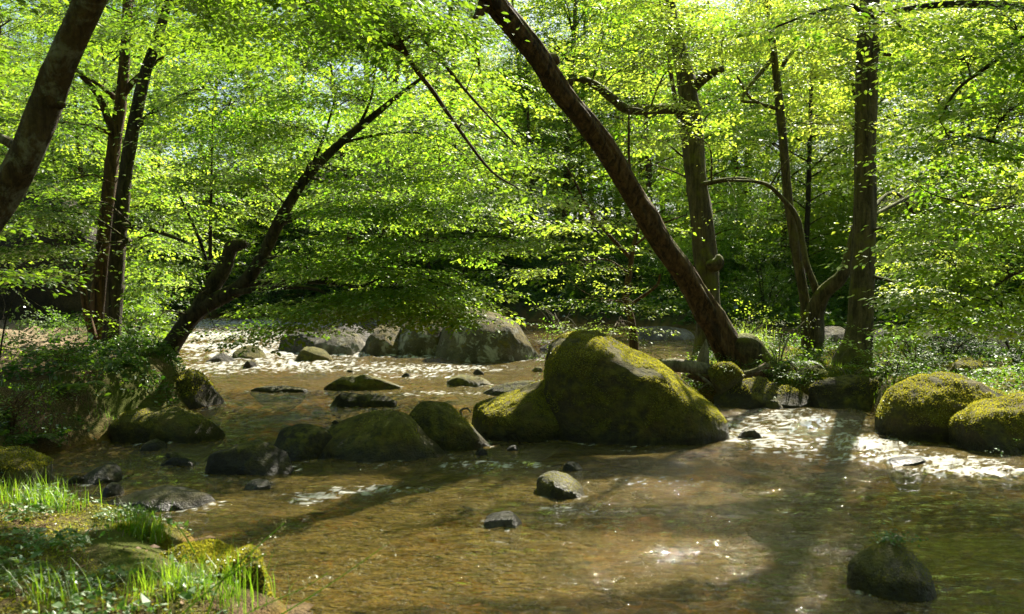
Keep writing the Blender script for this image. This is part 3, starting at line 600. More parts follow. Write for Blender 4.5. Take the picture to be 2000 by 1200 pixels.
def add_sprays(mb, pos, dirs, kind, tilt=0.28, scale=(0.75, 1.25), tint=None, cull=True, lk=False):
    pos = np.asarray(pos); dirs = np.asarray(dirs)
    if cull and len(LIT): k = keep_mask(pos); pos = pos[k]; dirs = dirs[k]; tint = None if tint is None else tint[k]
    n = len(pos)
    if n == 0: return
    R = frames(dirs, tilt) * rng.uniform(scale[0], scale[1], n)[:, None, None]
    T = sprays(kind); pick = rng.integers(0, len(T), n)
    base = rng.normal(0.5, 0.22, n) if tint is None else tint
    for i, (lv, nl) in enumerate(T):
        s = np.where(pick == i)[0]
        if len(s) == 0: continue
        V = np.einsum('sij,lkj->slki', R[s], lv) + pos[s][:, None, None]
        nv = lv.shape[1]; tot = len(s) * nl; V = V.reshape(tot, nv, 3)
        tt = np.clip(np.repeat(base[s], nl) + rng.normal(0, 0.11, tot), 0, 1)
        if lk and len(LIT): k2 = keep_mask(V[:, 0]) & shown(V[:, 0], 7); V = V[k2]; tt = tt[k2]; tot = len(V)
        if tot == 0: continue
        Fc = np.arange(tot * nv).reshape(tot, nv)
        mb.add(V.reshape(-1, 3), Fc, tt)

PROT = []
def protect(pts, wpx=1.0): C = catmull(np.array(pts, float), 60); PROT.append((C, wpx))
def shown(P, mg=36):
    u = P[:, 0] / (P[:, 1] * ct - (P[:, 2] - CAMH) * st_); v = (P[:, 1] * st_ + (P[:, 2] - CAMH) * ct) / (P[:, 1] * ct - (P[:, 2] - CAMH) * st_)
    px = 1000 + FPX * u; py = 600 - FPX * v; k = np.ones(len(P), bool)
    for (wx_, wy_, wr, wh) in ((1100, 45, 50, 45), (940, 115, 55, 26), (110, 80, 45, 40), (45, 70, 40, 45), (560, 25, 60, 22), (680, 130, 40, 26), (200, 110, 40, 22), (1040, 20, 60, 25), (20, 130, 30, 22), (330, 30, 50, 25)): k &= ~((((px - wx_) / wr) ** 2 + ((py - wy_) / wh) ** 2 < 1) & (rng.random(len(P)) < .62))
    for C, wpx in PROT:
        d2 = (px[:, None] - C[None, :, 0]) ** 2 + (py[:, None] - C[None, :, 1]) ** 2; j = d2.argmin(1)
        k &= ~((np.sqrt(d2[np.arange(len(P)), j]) < C[j, 3] / 2 + mg * wpx) & (P[:, 1] < C[j, 2] + .15) & (rng.random(len(P)) < .84))
    return k
def wpath(pts): return np.array([np.r_[at(px, py, Y), w / 2 * Y / FPX] for px, py, Y, w in pts])
def tree(name, label, cat, trunk, bark, limbs=(), blobs=(), leaf='leaf_bright', kind='mid', seed=0, group=None, tilt=0.20, dens=.86, flare=0.5, rough=0.09, thick=.80, twr=0.005, nside=18, out=1.0, scale=(0.75, 1.25)):
    W = wpath(trunk); W[:, 3] *= thick; C = catmull(W, 90); C[:, 3] = np.maximum(C[:, 3], 0.008); org = C[0, :3].copy()
    gzz = gz(org[0], org[1])
    base = C[0].copy(); base[2] = min(gzz, base[2]) - 0.25; C = np.vstack([base[None], C]); org[2] = gzz
    root = empty(name, org); tag(root, label, cat, group)
    mb = MB(); tube(mb, C[:, :3], C[:, 3], nside, rough, seed, flare); mb.build('trunk', bark, root, origin=org)
    nodes = [C[5:]]
    for lp in limbs:
        Lc = catmull(wpath(lp), 40); Lc[:, 3] = np.maximum(Lc[:, 3], 0.006); mb = MB(); tube(mb, Lc[:, :3], Lc[:, 3], 10, 0.12, seed + 3.3); mb.build('limb', bark, root, origin=org); nodes.append(Lc)
    nd = np.vstack(nodes)
    if blobs:
        lm = MB()
        for b in blobs:
            tw = MB()
            px, py, Y, rx, ry, rz, n = b[:7]; lk = b[7] if len(b) > 7 else kind
            over = lk == 'over'; n = int(n * dens * (1.9 if not over else .75)); c = at(px, py, Y)  # over blobs: unseen crown masses added above the frame to shade the stream
            d = np.linalg.norm(nd[:, :3] - c, axis=1) + 0.6 * np.clip(nd[:, 2] - c[2], 0, None)
            s0 = nd[np.argmin(d)]; L = np.linalg.norm(c - s0[:3])
            mid = (s0[:3] + c) / 2 + rng.normal(0, 0.07, 3) * L + np.array([0, 0, 0.10 * L])
            r0 = min(s0[3] * 0.6, 0.010 + 0.007 * L)
            A = catmull(np.array([np.r_[s0[:3], r0], np.r_[mid, r0 * 0.7], np.r_[c, r0 * 0.35]]), 14)
            tube(tw, A[:, :3], A[:, 3], 6)
            q = rng.normal(0, 1, (n, 3)); q = norm(q) * (rng.random((n, 1)) ** 0.45)
            P = c + q * np.array([rx, ry, rz])
            # layered: pull heights toward a few shelves
            sh = max(0.36, rz * 0.4); P[:, 2] = c[2] + (np.round((P[:, 2] - c[2]) / sh) + rng.normal(0, 0.09, n)) * sh - .10 * np.hypot(P[:, 0] - c[0], P[:, 1] - c[1])
            ax = A[rng.integers(3, 14, n), :3] * 0.5 + P * 0.5
            dirs = (P - c) * np.array([1, 1, 0.3]) + rng.normal(0, 0.35, (n, 3)) * np.array([rx, ry, 0.25 * rz]); dirs[:, 2] = -0.22 * np.linalg.norm(dirs[:, :2], axis=1) * rng.uniform(0, 1.4, n)
            m_ = rng.random(n) < (.4 if not over else .12)
            k = A[rng.integers(3, 14, n), :3]
            kk = shown(P)
            kt = m_ & kk & keep_mask(P) & keep_mask((P + k) / 2); twigs(tw, k[kt], P[kt], twr, twr * 0.4)
            add_sprays(lm, P[kk], dirs[kk], lk, tilt, scale, cull=False, lk=True)
            tw.build('limb', bark, root, origin=org)
        if lm.v: lm.build('crown', M[leaf], root, origin=org, smooth=False)
    return root

# ------------------------------------------------------------------ canopy gaps (where the sun reaches)
def la(x, y, rx, ry, z, share=.9): LIT.append((x, y, rx, ry, z, share))
la(1.5, 10.8, 1.35, .75, 1.0, .95); la(.1, 10.4, .6, .45, .55, .93); la(2.4, 10.6, .5, .5, .4, .93)          # tall mossy boulder and the slab
la(-.75, 10.3, .35, .3, .45, .8); la(-4.1, 10.6, .6, .3, .5, .8)
lit(900, 1090, 2.1, 0.75, 0, .94); lit(650, 1140, .8, .45, 0, .9); lit(1250, 960, 1.3, 0.5, 0, .92); lit(700, 1010, .7, .35, 0, .88); lit(560, 1170, .6, .4, 0, .85); lit(1300, 1090, .7, .3, 0, .8)
lit(1480, 840, 1.2, 1.3, 0, .97); lit(1700, 870, 1.0, 0.7, 0, .95); lit(1900, 910, 1.0, 0.45, 0, .93); la(5.7, 10.8, .9, .45, .75, .92)
la(-2.35, 5.5, .55, .35, .3, .95); la(-3.1, 6.0, .5, .4, .3, .9); la(-1.65, 5.1, .5, .3, .25, .93); la(-1.35, 4.7, .3, .25, .25, .9); lit(650, 940, .6, .3, 0, .88)
la(-5.2, 17.7, 2.6, 2.0, .3, .8); la(-1.5, 17.2, 3.0, 1.2, .3, .8); la(-.8, 18, 1.3, 1.2, 1.4, .8); la(-8.0, 13.8, 1.6, 1.0, .8, .85); la(-9.3, 17, 1.2, .9, 1.4, .85)
la(3.3, 13.6, 1.3, .6, .6, .8); la(-2.5, 13, 3.4, 1.6, 3.4, .62); la(-4.5, 13.5, 2.0, 1.5, 4.5, .4); la(3.2, 14.8, 2.4, 1.6, 4.3, .7); la(5.6, 13.0, 1.4, 1.4, 4.5, .5); la(.8, 13.5, 1.2, .8, 1.2, .7); la(5.0, 9.0, 1.0, .8, 2.6, .7)

T = tree
def up(x, Y, z, r, n):      # unseen high crown mass at a world position, added to block sky light
    s_ = (z - CAMH) / Y; v = (s_ * ct + st_) / (ct - s_ * st_) if ct - s_ * st_ > .02 else 50.
    dy = ct + v * st_; return (1000 + x * dy / Y * FPX, 600 - v * FPX, Y, r, r, .9, n, 'over')
protect([(-40, 450, 6.5, 84), (5, 385, 6.5, 78), (52, 300, 6.4, 74), (125, 90, 6.3, 70), (185, -30, 6.2, 68)], .6)
protect([(188, 680, 14.8, 40), (195, 560, 14.8, 36), (208, 420, 14.8, 34), (222, 290, 14.9, 31), (236, 200, 15, 28), (245, 120, 15, 24)], .6)
protect([(215, 695, 14.5, 46), (222, 600, 14.5, 40), (232, 470, 14.5, 36), (245, 340, 14.4, 32), (262, 240, 14.3, 30), (295, 110, 14.2, 27)], .8)
protect([(310, 715, 13.6, 54), (345, 660, 13.5, 44), (385, 608, 13.4, 42), (430, 582, 13.3, 38), (470, 560, 13.2, 34), (505, 515, 13.1, 31), (530, 465, 13.0, 29), (555, 415, 12.9, 27), (600, 345, 12.8, 24), (665, 280, 12.7, 20), (735, 222, 12.6, 16)], 1.3)
protect([(395, 600, 13.4, 40), (418, 555, 13.4, 32), (440, 520, 13.4, 27), (460, 480, 13.4, 24)], .6)
protect([(1440, 705, 13.6, 78), (1340, 540, 13.1, 56), (1240, 385, 12.4, 50), (1195, 310, 12.0, 52), (1150, 245, 11.6, 52), (1095, 180, 11.2, 52), (1045, 105, 10.8, 54), (990, 35, 10.4, 54), (930, -35, 10, 54)], .9)
protect([(1385, 680, 15.8, 70), (1378, 500, 15.8, 56), (1368, 400, 15.8, 52), (1358, 310, 15.9, 52)], .6)
protect([(1665, 705, 13.6, 82), (1684, 550, 13.6, 58), (1690, 300, 13.6, 52), (1694, 90, 13.6, 48)], .6)
protect([(1590, 690, 15.0, 48), (1572, 590, 15, 24), (1545, 430, 15, 23), (1535, 340, 15, 21), (1525, 230, 15, 20), (1512, 110, 15, 17)], .7)
protect([(960, 650, 17, 60), (1010, 670, 17, 50)], .7)
protect([(600, 680, 17, 20), (660, 675, 17, 25), (750, 680, 17, 30), (820, 690, 17, 20)], .3)
# ------------------------------------------------------------------ the trees one can tell apart
T('leaning_tree', 'thick dark leaning trunk with pale lichen patches at the left edge', 'tree',
  [(-330, 900, 6.6, 100), (-200, 690, 6.6, 92), (-75, 500, 6.5, 84), (5, 385, 6.5, 78), (52, 300, 6.4, 74), (92, 200, 6.4, 74), (130, 100, 6.3, 70), (180, -5, 6.2, 66), (300, -260, 6.0, 60), (430, -560, 6.0, 50), (500, -900, 6.2, 30)], M['bark_lichen'],
  limbs=[[(112, 205, 6.4, 22), (120, 205, 6.35, 14), (124, 204, 6.3, 8)], [(40, 290, 6.4, 20), (-60, 240, 6.6, 18), (-260, 150, 7, 12)]],
  blobs=[(20, 40, 7.2, .9, .8, .35, 26), (380, -120, 6.8, 1.3, 1.0, .4, 50), (250, -380, 6.5, 1.8, 1.5, .5, 50), (-60, 520, 6.8, .5, .5, .3, 14), (560, -60, 6.6, 1.0, .8, .22, 46), up(-4, 8, 10, 2.8, 170), up(-2.5, 4, 9, 2.6, 170), up(-1, 8.5, 11, 2.6, 150), up(-5, 2.5, 9, 2.6, 150), up(0.5, 3, 10, 2.5, 150)], leaf='leaf_mid', kind='near', seed=1, rough=0.10)
T('riverbank_tree', 'slender trunk further left of the twin pair, forking high among leaves', 'tree',
  [(188, 680, 14.8, 40), (195, 560, 14.8, 36), (208, 420, 14.8, 34), (222, 290, 14.9, 31), (236, 200, 15, 28), (245, 90, 15, 24), (250, -60, 15.2, 20), (250, -350, 15.5, 12)], M['bark_brown'],
  limbs=[[(226, 270, 14.9, 16), (190, 185, 14.7, 12), (140, 130, 14.4, 8)], [(240, 185, 15, 14), (270, 150, 14.9, 10), (320, 110, 14.8, 6)], [(216, 262, 14.8, 9), (180, 245, 14.6, 8)], [(222, 190, 14.8, 12), (205, 175, 14.5, 8), (130, 125, 14.2, 5)], [(182, 660, 14.6, 16), (168, 600, 14.5, 14), (163, 545, 14.5, 12), (180, 470, 14.5, 8)]],
  blobs=[(110, 120, 14.5, 1.7, 1.3, .8, 60), (60, 240, 14.5, 1.6, 1.3, .6, 55), (300, 40, 14.8, 2.0, 1.4, .9, 70), (150, 350, 14.2, 1.2, 1.1, .5, 42), (100, 20, 15, 2.0, 1.5, .9, 60), (250, -250, 15.2, 3.0, 2.4, 1.0, 70, 'over'), (560, -330, 16.5, 3, 3, .7, 120, 'over')], leaf='leaf_mid', kind='mid', seed=2)
T('riverbank_tree', 'right hand trunk of the twin pair on the left bank, slanting behind leaves', 'tree',
  [(215, 695, 14.5, 46), (222, 600, 14.5, 40), (232, 470, 14.5, 36), (245, 340, 14.4, 32), (262, 240, 14.3, 30), (285, 140, 14.2, 27), (304, 85, 14.1, 24), (345, -60, 14, 18), (400, -350, 14, 10)], M['bark_dark'],
  limbs=[[(262, 250, 14.3, 14), (330, 200, 14, 10), (400, 170, 13.8, 6)], [(236, 478, 14.4, 16), (252, 470, 14.2, 11)], [(240, 440, 14.4, 12), (300, 450, 14.0, 9), (380, 480, 13.7, 5)], [(300, 95, 14.1, 14), (350, 60, 14, 10), (430, 20, 13.8, 6)]],
  blobs=[(390, 150, 13.8, 1.6, 1.2, .6, 60), (330, 270, 13.8, 1.3, 1.1, .5, 46), (440, 20, 13.6, 1.8, 1.3, .6, 64), (300, 420, 13.6, .9, .8, .5, 34), (250, 520, 13.6, .8, .7, .35, 26), (120, 480, 13.4, .9, .8, .4, 50), (60, 410, 13.0, .9, .8, .35, 40), (150, 400, 13.4, .7, .7, .3, 26), (400, -200, 14, 3.0, 2.4, 1.1, 100)], leaf='leaf_mid', kind='mid', seed=3)
T('riverbank_tree', 'forked dark tree leaning out over the rapids from the left bank', 'tree',
  [(310, 715, 13.6, 54), (345, 660, 13.5, 44), (385, 608, 13.4, 42), (430, 582, 13.3, 38), (470, 560, 13.2, 34), (505, 515, 13.1, 31), (530, 465, 13.0, 29), (555, 415, 12.9, 27), (600, 345, 12.8, 24), (665, 280, 12.7, 20), (735, 222, 12.6, 16), (800, 170, 12.5, 10), (850, 135, 12.5, 5)], M['bark_dark'],
  limbs=[[(395, 600, 13.4, 40), (418, 555, 13.4, 32), (440, 520, 13.4, 27), (452, 485, 13.4, 24), (470, 478, 13.3, 20), (480, 478, 13.3, 18)],
         [(545, 435, 12.9, 20), (575, 422, 12.8, 15), (598, 412, 12.7, 9)],
         [(500, 520, 13.1, 12), (540, 504, 12.9, 10), (590, 520, 12.7, 8), (640, 545, 12.5, 6), (660, 520, 12.4, 4)],
         [(480, 555, 13.2, 13), (560, 550, 12.9, 10), (640, 552, 12.6, 9), (700, 560, 12.4, 7), (740, 545, 12.3, 4)],
         [(450, 573, 13.2, 13), (540, 562, 12.8, 9), (620, 566, 12.4, 7), (655, 600, 12.2, 5)],
         [(408, 545, 13.4, 10), (400, 500, 13.4, 7), (380, 445, 13.3, 6), (345, 370, 13.3, 3)], [(410, 545, 13.4, 8), (412, 400, 13.3, 6), (415, 230, 13.2, 3)],
         [(700, 250, 12.6, 7), (725, 190, 12.6, 5), (735, 120, 12.6, 3)], [(600, 345, 12.8, 8), (635, 260, 12.8, 5), (660, 170, 12.7, 3)], [(665, 280, 12.7, 7), (760, 260, 12.4, 5), (850, 262, 12.2, 3)]],
  blobs=[(560, 470, 12.4, .9, .8, .35, 44), (650, 410, 12.2, 1.0, .9, .35, 52), (760, 400, 12.0, 1.1, 1.0, .30, 56), (850, 470, 11.8, 1.0, .9, .30, 52), (700, 520, 12.0, 1.1, .9, .25, 56),
         (620, 590, 11.8, .9, .8, .18, 36), (790, 570, 11.8, .9, .8, .22, 48), (870, 612, 11.7, .50, .4, .16, 30), (800, 590, 11.7, .6, .5, .16, 26), (690, 610, 11.9, .7, .5, .12, 20), (880, 560, 11.7, .5, .5, .2, 22), (560, 640, 12.0, .5, .5, .12, 14), (620, 500, 12.0, .8, .7, .25, 34),
         (480, 350, 12.8, 1.1, .9, .4, 56), (560, 250, 12.6, 1.3, 1.0, .4, 66), (690, 190, 12.4, 1.2, 1.0, .35, 60), (800, 250, 12.2, 1.0, .9, .35, 48), (860, 340, 12.0, 1.0, .9, .35, 46), (450, 200, 12.8, 1.2, 1.0, .4, 50),
         (780, 110, 12.4, 1.2, .9, .4, 46), (600, 120, 12.6, 1.3, 1.0, .4, 54), (360, 560, 12.7, .8, .7, .4, 30), (310, 620, 12.4, .6, .6, .35, 26), (420, 640, 13.0, .5, .5, .2, 14), (1000, 470, 11.8, .8, .7, .3, 30), (960, 380, 12.2, .9, .8, .3, 44), (810, 380, 15.3, 1.8, 1.3, .5, 60, 'mid'), (640, 330, 11.8, 1.1, .9, .3, 44), (760, 250, 16.3, 2.2, 1.6, .6, 70, 'mid'), (900, 180, 17.5, 2.0, 1.6, .6, 50, 'mid'), (1000, 300, 13.0, .8, .7, .3, 24)],
  leaf='leaf_bright', kind='near', seed=4, tilt=0.24)
T('bowed_tree', 'long brown trunk bowed diagonally over the tall mossy boulder', 'tree',
  [(1440, 705, 13.6, 78), (1415, 665, 13.5, 66), (1385, 612, 13.4, 60), (1340, 540, 13.1, 56), (1292, 470, 12.8, 53), (1240, 385, 12.4, 50), (1195, 310, 12.0, 52), (1150, 245, 11.6, 52), (1095, 180, 11.2, 52), (1045, 105, 10.8, 54), (990, 35, 10.4, 54), (930, -35, 10, 54), (800, -170, 9.5, 48), (650, -330, 9.2, 40), (500, -560, 9.2, 26)], M['bark_bowed'],
  limbs=[[(952, 5, 10.2, 30), (940, 22, 10.1, 20), (925, 38, 10.0, 7)], [(1135, 240, 11.6, 34), (1146, 222, 11.7, 24), (1150, 217, 11.7, 16)], [(1068, 122, 11, 26), (1082, 118, 11, 22), (1090, 122, 11, 14)],
         [(700, -290, 9.3, 22), (720, -60, 8.9, 15), (790, 100, 8.7, 11), (850, 185, 8.6, 9), (905, 265, 8.5, 7), (960, 335, 8.4, 5), (1012, 368, 8.3, 3)],
         [(760, -210, 9.4, 16), (785, 0, 9.3, 9), (870, 128, 9.2, 7), (940, 212, 9.1, 5), (1010, 285, 9.0, 3)], [(720, -270, 9.3, 20), (620, -30, 8.8, 13), (700, 50, 8.7, 11), (790, 102, 8.7, 9)]],
  blobs=[(700, 20, 8.7, .8, .7, .2, 46), (820, 60, 8.6, .7, .6, .2, 34), (600, 10, 8.6, .7, .6, .2, 32), (930, 130, 8.8, .5, .5, .15, 20), (900, 230, 8.4, .4, .4, .15, 14), (1010, 310, 8.3, .5, .45, .2, 18), (500, 60, 8.8, .7, .6, .2, 26),
         (700, -450, 8.5, 2.4, 2.2, .7, 100, 'over'), (400, -500, 8, 2.2, 2.2, .7, 80, 'over'), (900, -1400, 6.0, 2.4, 2.4, .8, 80, 'over'), (1000, 410, 8.6, .4, .4, .15, 10)], leaf='leaf_mid', kind='near', seed=5, nside=56, rough=0.19, flare=0.6)
T('mossy_tree', 'upright mossy trunk standing just behind the bowed brown trunk', 'tree',
  [(1385, 680, 15.8, 70), (1383, 600, 15.8, 60), (1378, 500, 15.8, 56), (1368, 400, 15.8, 52), (1355, 300, 15.9, 52), (1348, 220, 16, 48), (1335, 130, 16, 42), (1312, 40, 16, 34), (1300, -80, 16, 26), (1300, -300, 16, 14)], M['bark_moss'],
  limbs=[[(1345, 215, 16, 26), (1300, 213, 15.8, 20), (1230, 215, 15.4, 19), (1200, 196, 15.2, 18), (1165, 168, 15, 16), (1135, 155, 14.8, 12), (1110, 158, 14.6, 7)],
         [(1352, 175, 16, 20), (1380, 148, 15.8, 17), (1412, 134, 15.6, 12)], [(1388, 520, 15.6, 26), (1400, 512, 15.5, 20), (1404, 500, 15.5, 12)], [(1370, 360, 15.6, 9), (1440, 350, 15.3, 9), (1500, 360, 15, 7)]],
  blobs=[(1330, 120, 14.8, 1.3, 1.0, .5, 55, 'near'), (1230, 130, 14.6, 1.1, .9, .4, 46, 'near'), (1390, 220, 14.6, .9, .8, .35, 38, 'near'), (1340, 260, 14.4, .7, .6, .25, 22, 'near'), (1180, 60, 15, 1.2, 1.0, .5, 40), (1420, 60, 15, 1.4, 1.1, .6, 60), (1300, 20, 15.2, 1.6, 1.2, .7, 56), (1290, 230, 14.2, .5, .5, .2, 14, 'near'), (1300, -260, 15, 3, 2.6, 1, 110, 'over'), (1000, -420, 13, 3, 2.4, .9, 90, 'over'), (980, -330, 17, 3.2, 3, .7, 170, 'over'), (1250, -330, 17.5, 3, 3, .7, 170, 'over')], leaf='leaf_yellow', kind='mid', seed=6, rough=0.14, nside=26)
T('island_tree', 'thickest straight trunk with furrowed dark bark on the island', 'tree',
  [(1665, 705, 13.6, 82), (1678, 650, 13.6, 62), (1684, 550, 13.6, 58), (1688, 430, 13.6, 54), (1690, 300, 13.6, 52), (1692, 180, 13.6, 50), (1694, 80, 13.6, 48), (1700, -30, 13.6, 44), (1705, -300, 13.8, 34), (1700, -700, 14, 18)], M['bark_moss'],
  limbs=[[(1705, 450, 13.5, 8), (1745, 445, 13.2, 7), (1790, 470, 12.9, 4)], [(1705, 540, 13.5, 7), (1760, 555, 13.1, 5), (1830, 580, 12.8, 3)], [(1700, 60, 13.6, 12), (1720, 100, 13.4, 10), (1740, 108, 13.3, 6)]],
  blobs=[(1700, 250, 12.9, .6, .4, .2, 18), (1640, 130, 12.6, 1.1, .8, .35, 42), (1720, 360, 12.9, .7, .4, .25, 18), (1590, 50, 12.8, 1.2, .9, .4, 46), (1700, 60, 12.8, 1.0, .8, .3, 36), (1760, 560, 12.8, .5, .4, .2, 12), (1700, -330, 13.2, 3.2, 2.8, 1.0, 110, 'over'), (1450, -500, 11.5, 2.6, 2.4, .9, 90, 'over'), (1700, -380, 15.6, 2.6, 2.2, .8, 420, 'over'), (1450, -370, 15.5, 3, 2.8, .7, 170, 'over'), (1960, -400, 14.6, 3, 3, .8, 420, 'over'), (1560, 240, 13.2, .8, .7, .25, 24)], leaf='leaf_yellow', kind='near', seed=7, rough=0.10, nside=30, flare=.4)
T('island_tree', 'slim trunk with a thick mossy arm curving behind the straight island trunk', 'tree',
  [(1590, 690, 15.0, 48), (1582, 650, 15, 42), (1572, 590, 15, 24), (1560, 520, 15, 25), (1545, 430, 15, 23), (1535, 340, 15, 21), (1525, 230, 15, 20), (1512, 110, 15, 17), (1500, 0, 15, 14), (1490, -200, 15, 8)], M['bark_moss'],
  limbs=[[(1588, 665, 15, 44), (1592, 610, 14.9, 38), (1610, 572, 14.7, 30), (1640, 546, 14.5, 26), (1658, 510, 14.4, 22), (1672, 440, 14.4, 16)],
         [(1592, 640, 14.9, 20), (1597, 580, 14.9, 15), (1575, 515, 14.8, 12), (1558, 430, 14.8, 11), (1525, 385, 14.7, 9), (1490, 358, 14.6, 7), (1420, 352, 14.4, 4)],
         [(1512, 110, 15, 10), (1450, 190, 14.6, 7), (1480, 200, 14.4, 5)], [(1525, 215, 15, 9), (1470, 195, 14.8, 6), (1440, 150, 14.6, 4)], [(1526, 130, 15, 10), (1550, 100, 14.9, 6)]],
  blobs=[(1500, 60, 14.4, 1.2, 1.0, .4, 46), (1560, 290, 14.2, .9, .7, .25, 26), (1450, 320, 14.2, .7, .6, .2, 14, 'sparse'), (1500, 180, 14.2, .8, .7, .3, 20), (1440, 420, 14, .7, .6, .3, 14, 'sparse'), (1900, 330, 18, 1.8, 1.4, .8, 60), (1820, 470, 18, 1.4, 1.2, .6, 40), (1870, 20, 21, 2.4, 2, .8, 70), (1680, 30, 22, 2.2, 2, .8, 50)], leaf='leaf_yellow', kind='mid', seed=8, rough=0.10, dens=1)
T('overhanging_tree', 'leafy tree reaching in from beyond the right edge over the far channel', 'tree',
  [(2420, 850, 9.5, 90), (2400, 500, 9.5, 80), (2380, 200, 9.5, 75), (2340, -100, 9.5, 60), (2300, -500, 9.5, 40)], M['bark_dark'],
  limbs=[[(2370, 60, 9.5, 34), (2150, 25, 9.5, 24), (2000, 14, 9.4, 18), (1860, 8, 9.3, 14), (1760, 20, 9.2, 11), (1690, 30, 9.2, 10), (1665, 10, 9.1, 8), (1600, 22, 9.1, 6), (1510, 55, 9.0, 4)],
         [(2380, 150, 9.5, 20), (2150, -20, 9.3, 15), (2000, 70, 9.2, 10), (1935, 125, 9.1, 8), (1870, 175, 9.0, 6), (1835, 235, 8.9, 4)], [(2390, 340, 9.5, 22), (2150, 330, 9.4, 14), (2000, 292, 9.3, 9), (1890, 264, 9.2, 5)],
         [(2395, 500, 9.5, 26), (2200, 430, 9.4, 16), (2050, 400, 9.3, 10), (1930, 410, 9.1, 6)], [(2400, 560, 9.5, 22), (2200, 520, 9.2, 14), (2020, 520, 9, 9), (1880, 600, 8.9, 4)]],
  blobs=[(1880, 110, 9.0, .7, .7, .25, 32), (1980, 210, 9.0, .8, .7, .3, 36), (1860, 290, 8.9, .6, .6, .2, 26), (1990, 400, 9.0, .8, .7, .25, 34), (1900, 430, 8.8, .55, .6, .18, 26), (1830, 480, 8.7, .4, .45, .12, 14), (1960, 520, 8.9, .6, .6, .22, 26),
         (1960, 600, 8.8, .5, .5, .2, 18), (1860, 570, 8.6, .45, .4, .12, 12), (1830, 630, 8.7, .35, .35, .1, 10), (1760, 60, 9.0, .6, .5, .15, 20), (1610, 40, 9.0, .5, .5, .15, 16), (2080, 100, 9.2, 1.0, .9, .4, 40), (1960, 30, 9.1, .8, .7, .2, 24), (2140, 300, 9.2, 1.0, .9, .4, 40), (1780, 350, 9.2, .45, .4, .15, 10),
         (2200, -300, 9.4, 2.2, 1.8, .7, 110), up(3.5, 8.5, 11, 2.8, 170), up(3.5, 4, 10, 2.8, 170), up(7, 4.5, 10, 2.8, 170), up(8, 9, 11, 2.8, 170)], leaf='leaf_bright', kind='near', seed=9, tilt=0.3)
T('sapling', 'small crooked reddish sapling above the shrubs left of the bowed trunk', 'tree',
  [(1238, 662, 14.2, 22), (1232, 620, 14.2, 17), (1222, 585, 14.2, 17), (1228, 540, 14.2, 14), (1238, 480, 14.2, 11), (1246, 430, 14.3, 8), (1230, 330, 14.4, 7), (1228, 215, 14.6, 4)], M['bark_brown'],
  limbs=[[(1226, 600, 14.2, 7), (1280, 560, 13.9, 6), (1290, 535, 13.8, 3)], [(1232, 505, 14.2, 8), (1190, 460, 14, 7), (1150, 410, 13.9, 6), (1120, 350, 13.8, 4), (1090, 300, 13.8, 3)], [(1240, 480, 14.2, 5), (1290, 440, 14, 4), (1340, 420, 14, 2)]],
  blobs=[(1170, 590, 13.4, .7, .6, .4, 16, 'sparse'), (1290, 560, 13.4, .6, .5, .35, 12, 'sparse'), (1130, 520, 13.5, .7, .6, .35, 22, 'sparse'), (1180, 430, 13.8, .9, .7, .4, 22), (1280, 400, 13.8, .7, .6, .4, 12, 'sparse'), (1200, 640, 13.2, .6, .4, .2, 14, 'sparse')], leaf='leaf_yellow', kind='mid', seed=10, flare=0.2)
# shrubs on the island and the banks
def shrub(label, px, py, Y, h, w, n, leaf, kind, barkm, lean=0.2, seed=0, name='shrub', cat='shrub', group=None):
    x, y = at(px, py, Y)[:2]; z = gz(x, y); org = np.array([x, y, z]); root = empty(name, org); tag(root, label, cat, group)
    st = MB(); lf = MB(); r = np.random.default_rng(seed + 50)
    for k in range(max(4, n // 9)):
        a = r.uniform(0, 2 * np.pi); e = np.array([math.cos(a) * w * r.uniform(.3, 1), math.sin(a) * w * r.uniform(.3, 1), h * r.uniform(.5, 1)])
        A = catmull(np.array([[0, 0, -.1, .014], [e[0] * .35, e[1] * .35, e[2] * .6, .009], [e[0], e[1], e[2], .004]]) + np.r_[org, 0], 10)
        tube(st, A[:, :3], A[:, 3], 5)
        m_ = max(4, n // max(4, n // 9)); j = r.integers(3, 10, m_); P = A[j, :3] + r.normal(0, 1, (m_, 3)) * np.array([w * .3, w * .3, h * .12])
        P[:, 2] = np.maximum(P[:, 2], z + 0.05); P = P[shown(P)]; m_ = len(P); j = r.integers(3, 10, m_)
        if m_ == 0: continue
        twigs(st, A[j, :3], P, .004, .002); d = P - A[j, :3] + r.normal(0, .15, (m_, 3)); d[:, 2] *= .4; add_sprays(lf, P, d, kind, 0.35, (0.5, 0.95))
    st.build('stem', barkm, root, origin=org)
    if lf.v: lf.build('foliage', M[leaf], root, origin=org, smooth=False)
    return root
shrub('bright sparse bush with pale bare twigs behind the tall mossy boulder', 1330, 690, 13.6, .55, .7, 40, 'leaf_yellow', 'sparse', M['bark_pale'], seed=1)
shrub('low leafy bush at the right foot of the tall mossy boulder ridge', 1290, 700, 12.9, .30, .5, 40, 'leaf_herb', 'sparse', M['bark_pale'], seed=2)
shrub('loose sunlit bush at the foot of the slim forked island trunk', 1520, 700, 13.4, .7, .5, 50, 'leaf_bright', 'sparse', M['bark_pale'], seed=3)
shrub('broad leafy bush with glossy leaves right of the thick island trunk', 1790, 700, 12.6, .7, .8, 40, 'leaf_bright', 'sparse', M['bark_brown'], seed=4)
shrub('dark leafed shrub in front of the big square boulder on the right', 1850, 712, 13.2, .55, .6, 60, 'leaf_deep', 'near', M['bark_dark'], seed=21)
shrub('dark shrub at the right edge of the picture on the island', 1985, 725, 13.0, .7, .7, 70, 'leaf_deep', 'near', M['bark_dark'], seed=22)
shrub('low dark bramble between the thick island trunk and the right mossy boulder', 1750, 728, 12.6, .35, .6, 50, 'leaf_mid', 'near', M['bark_dark'], seed=23)
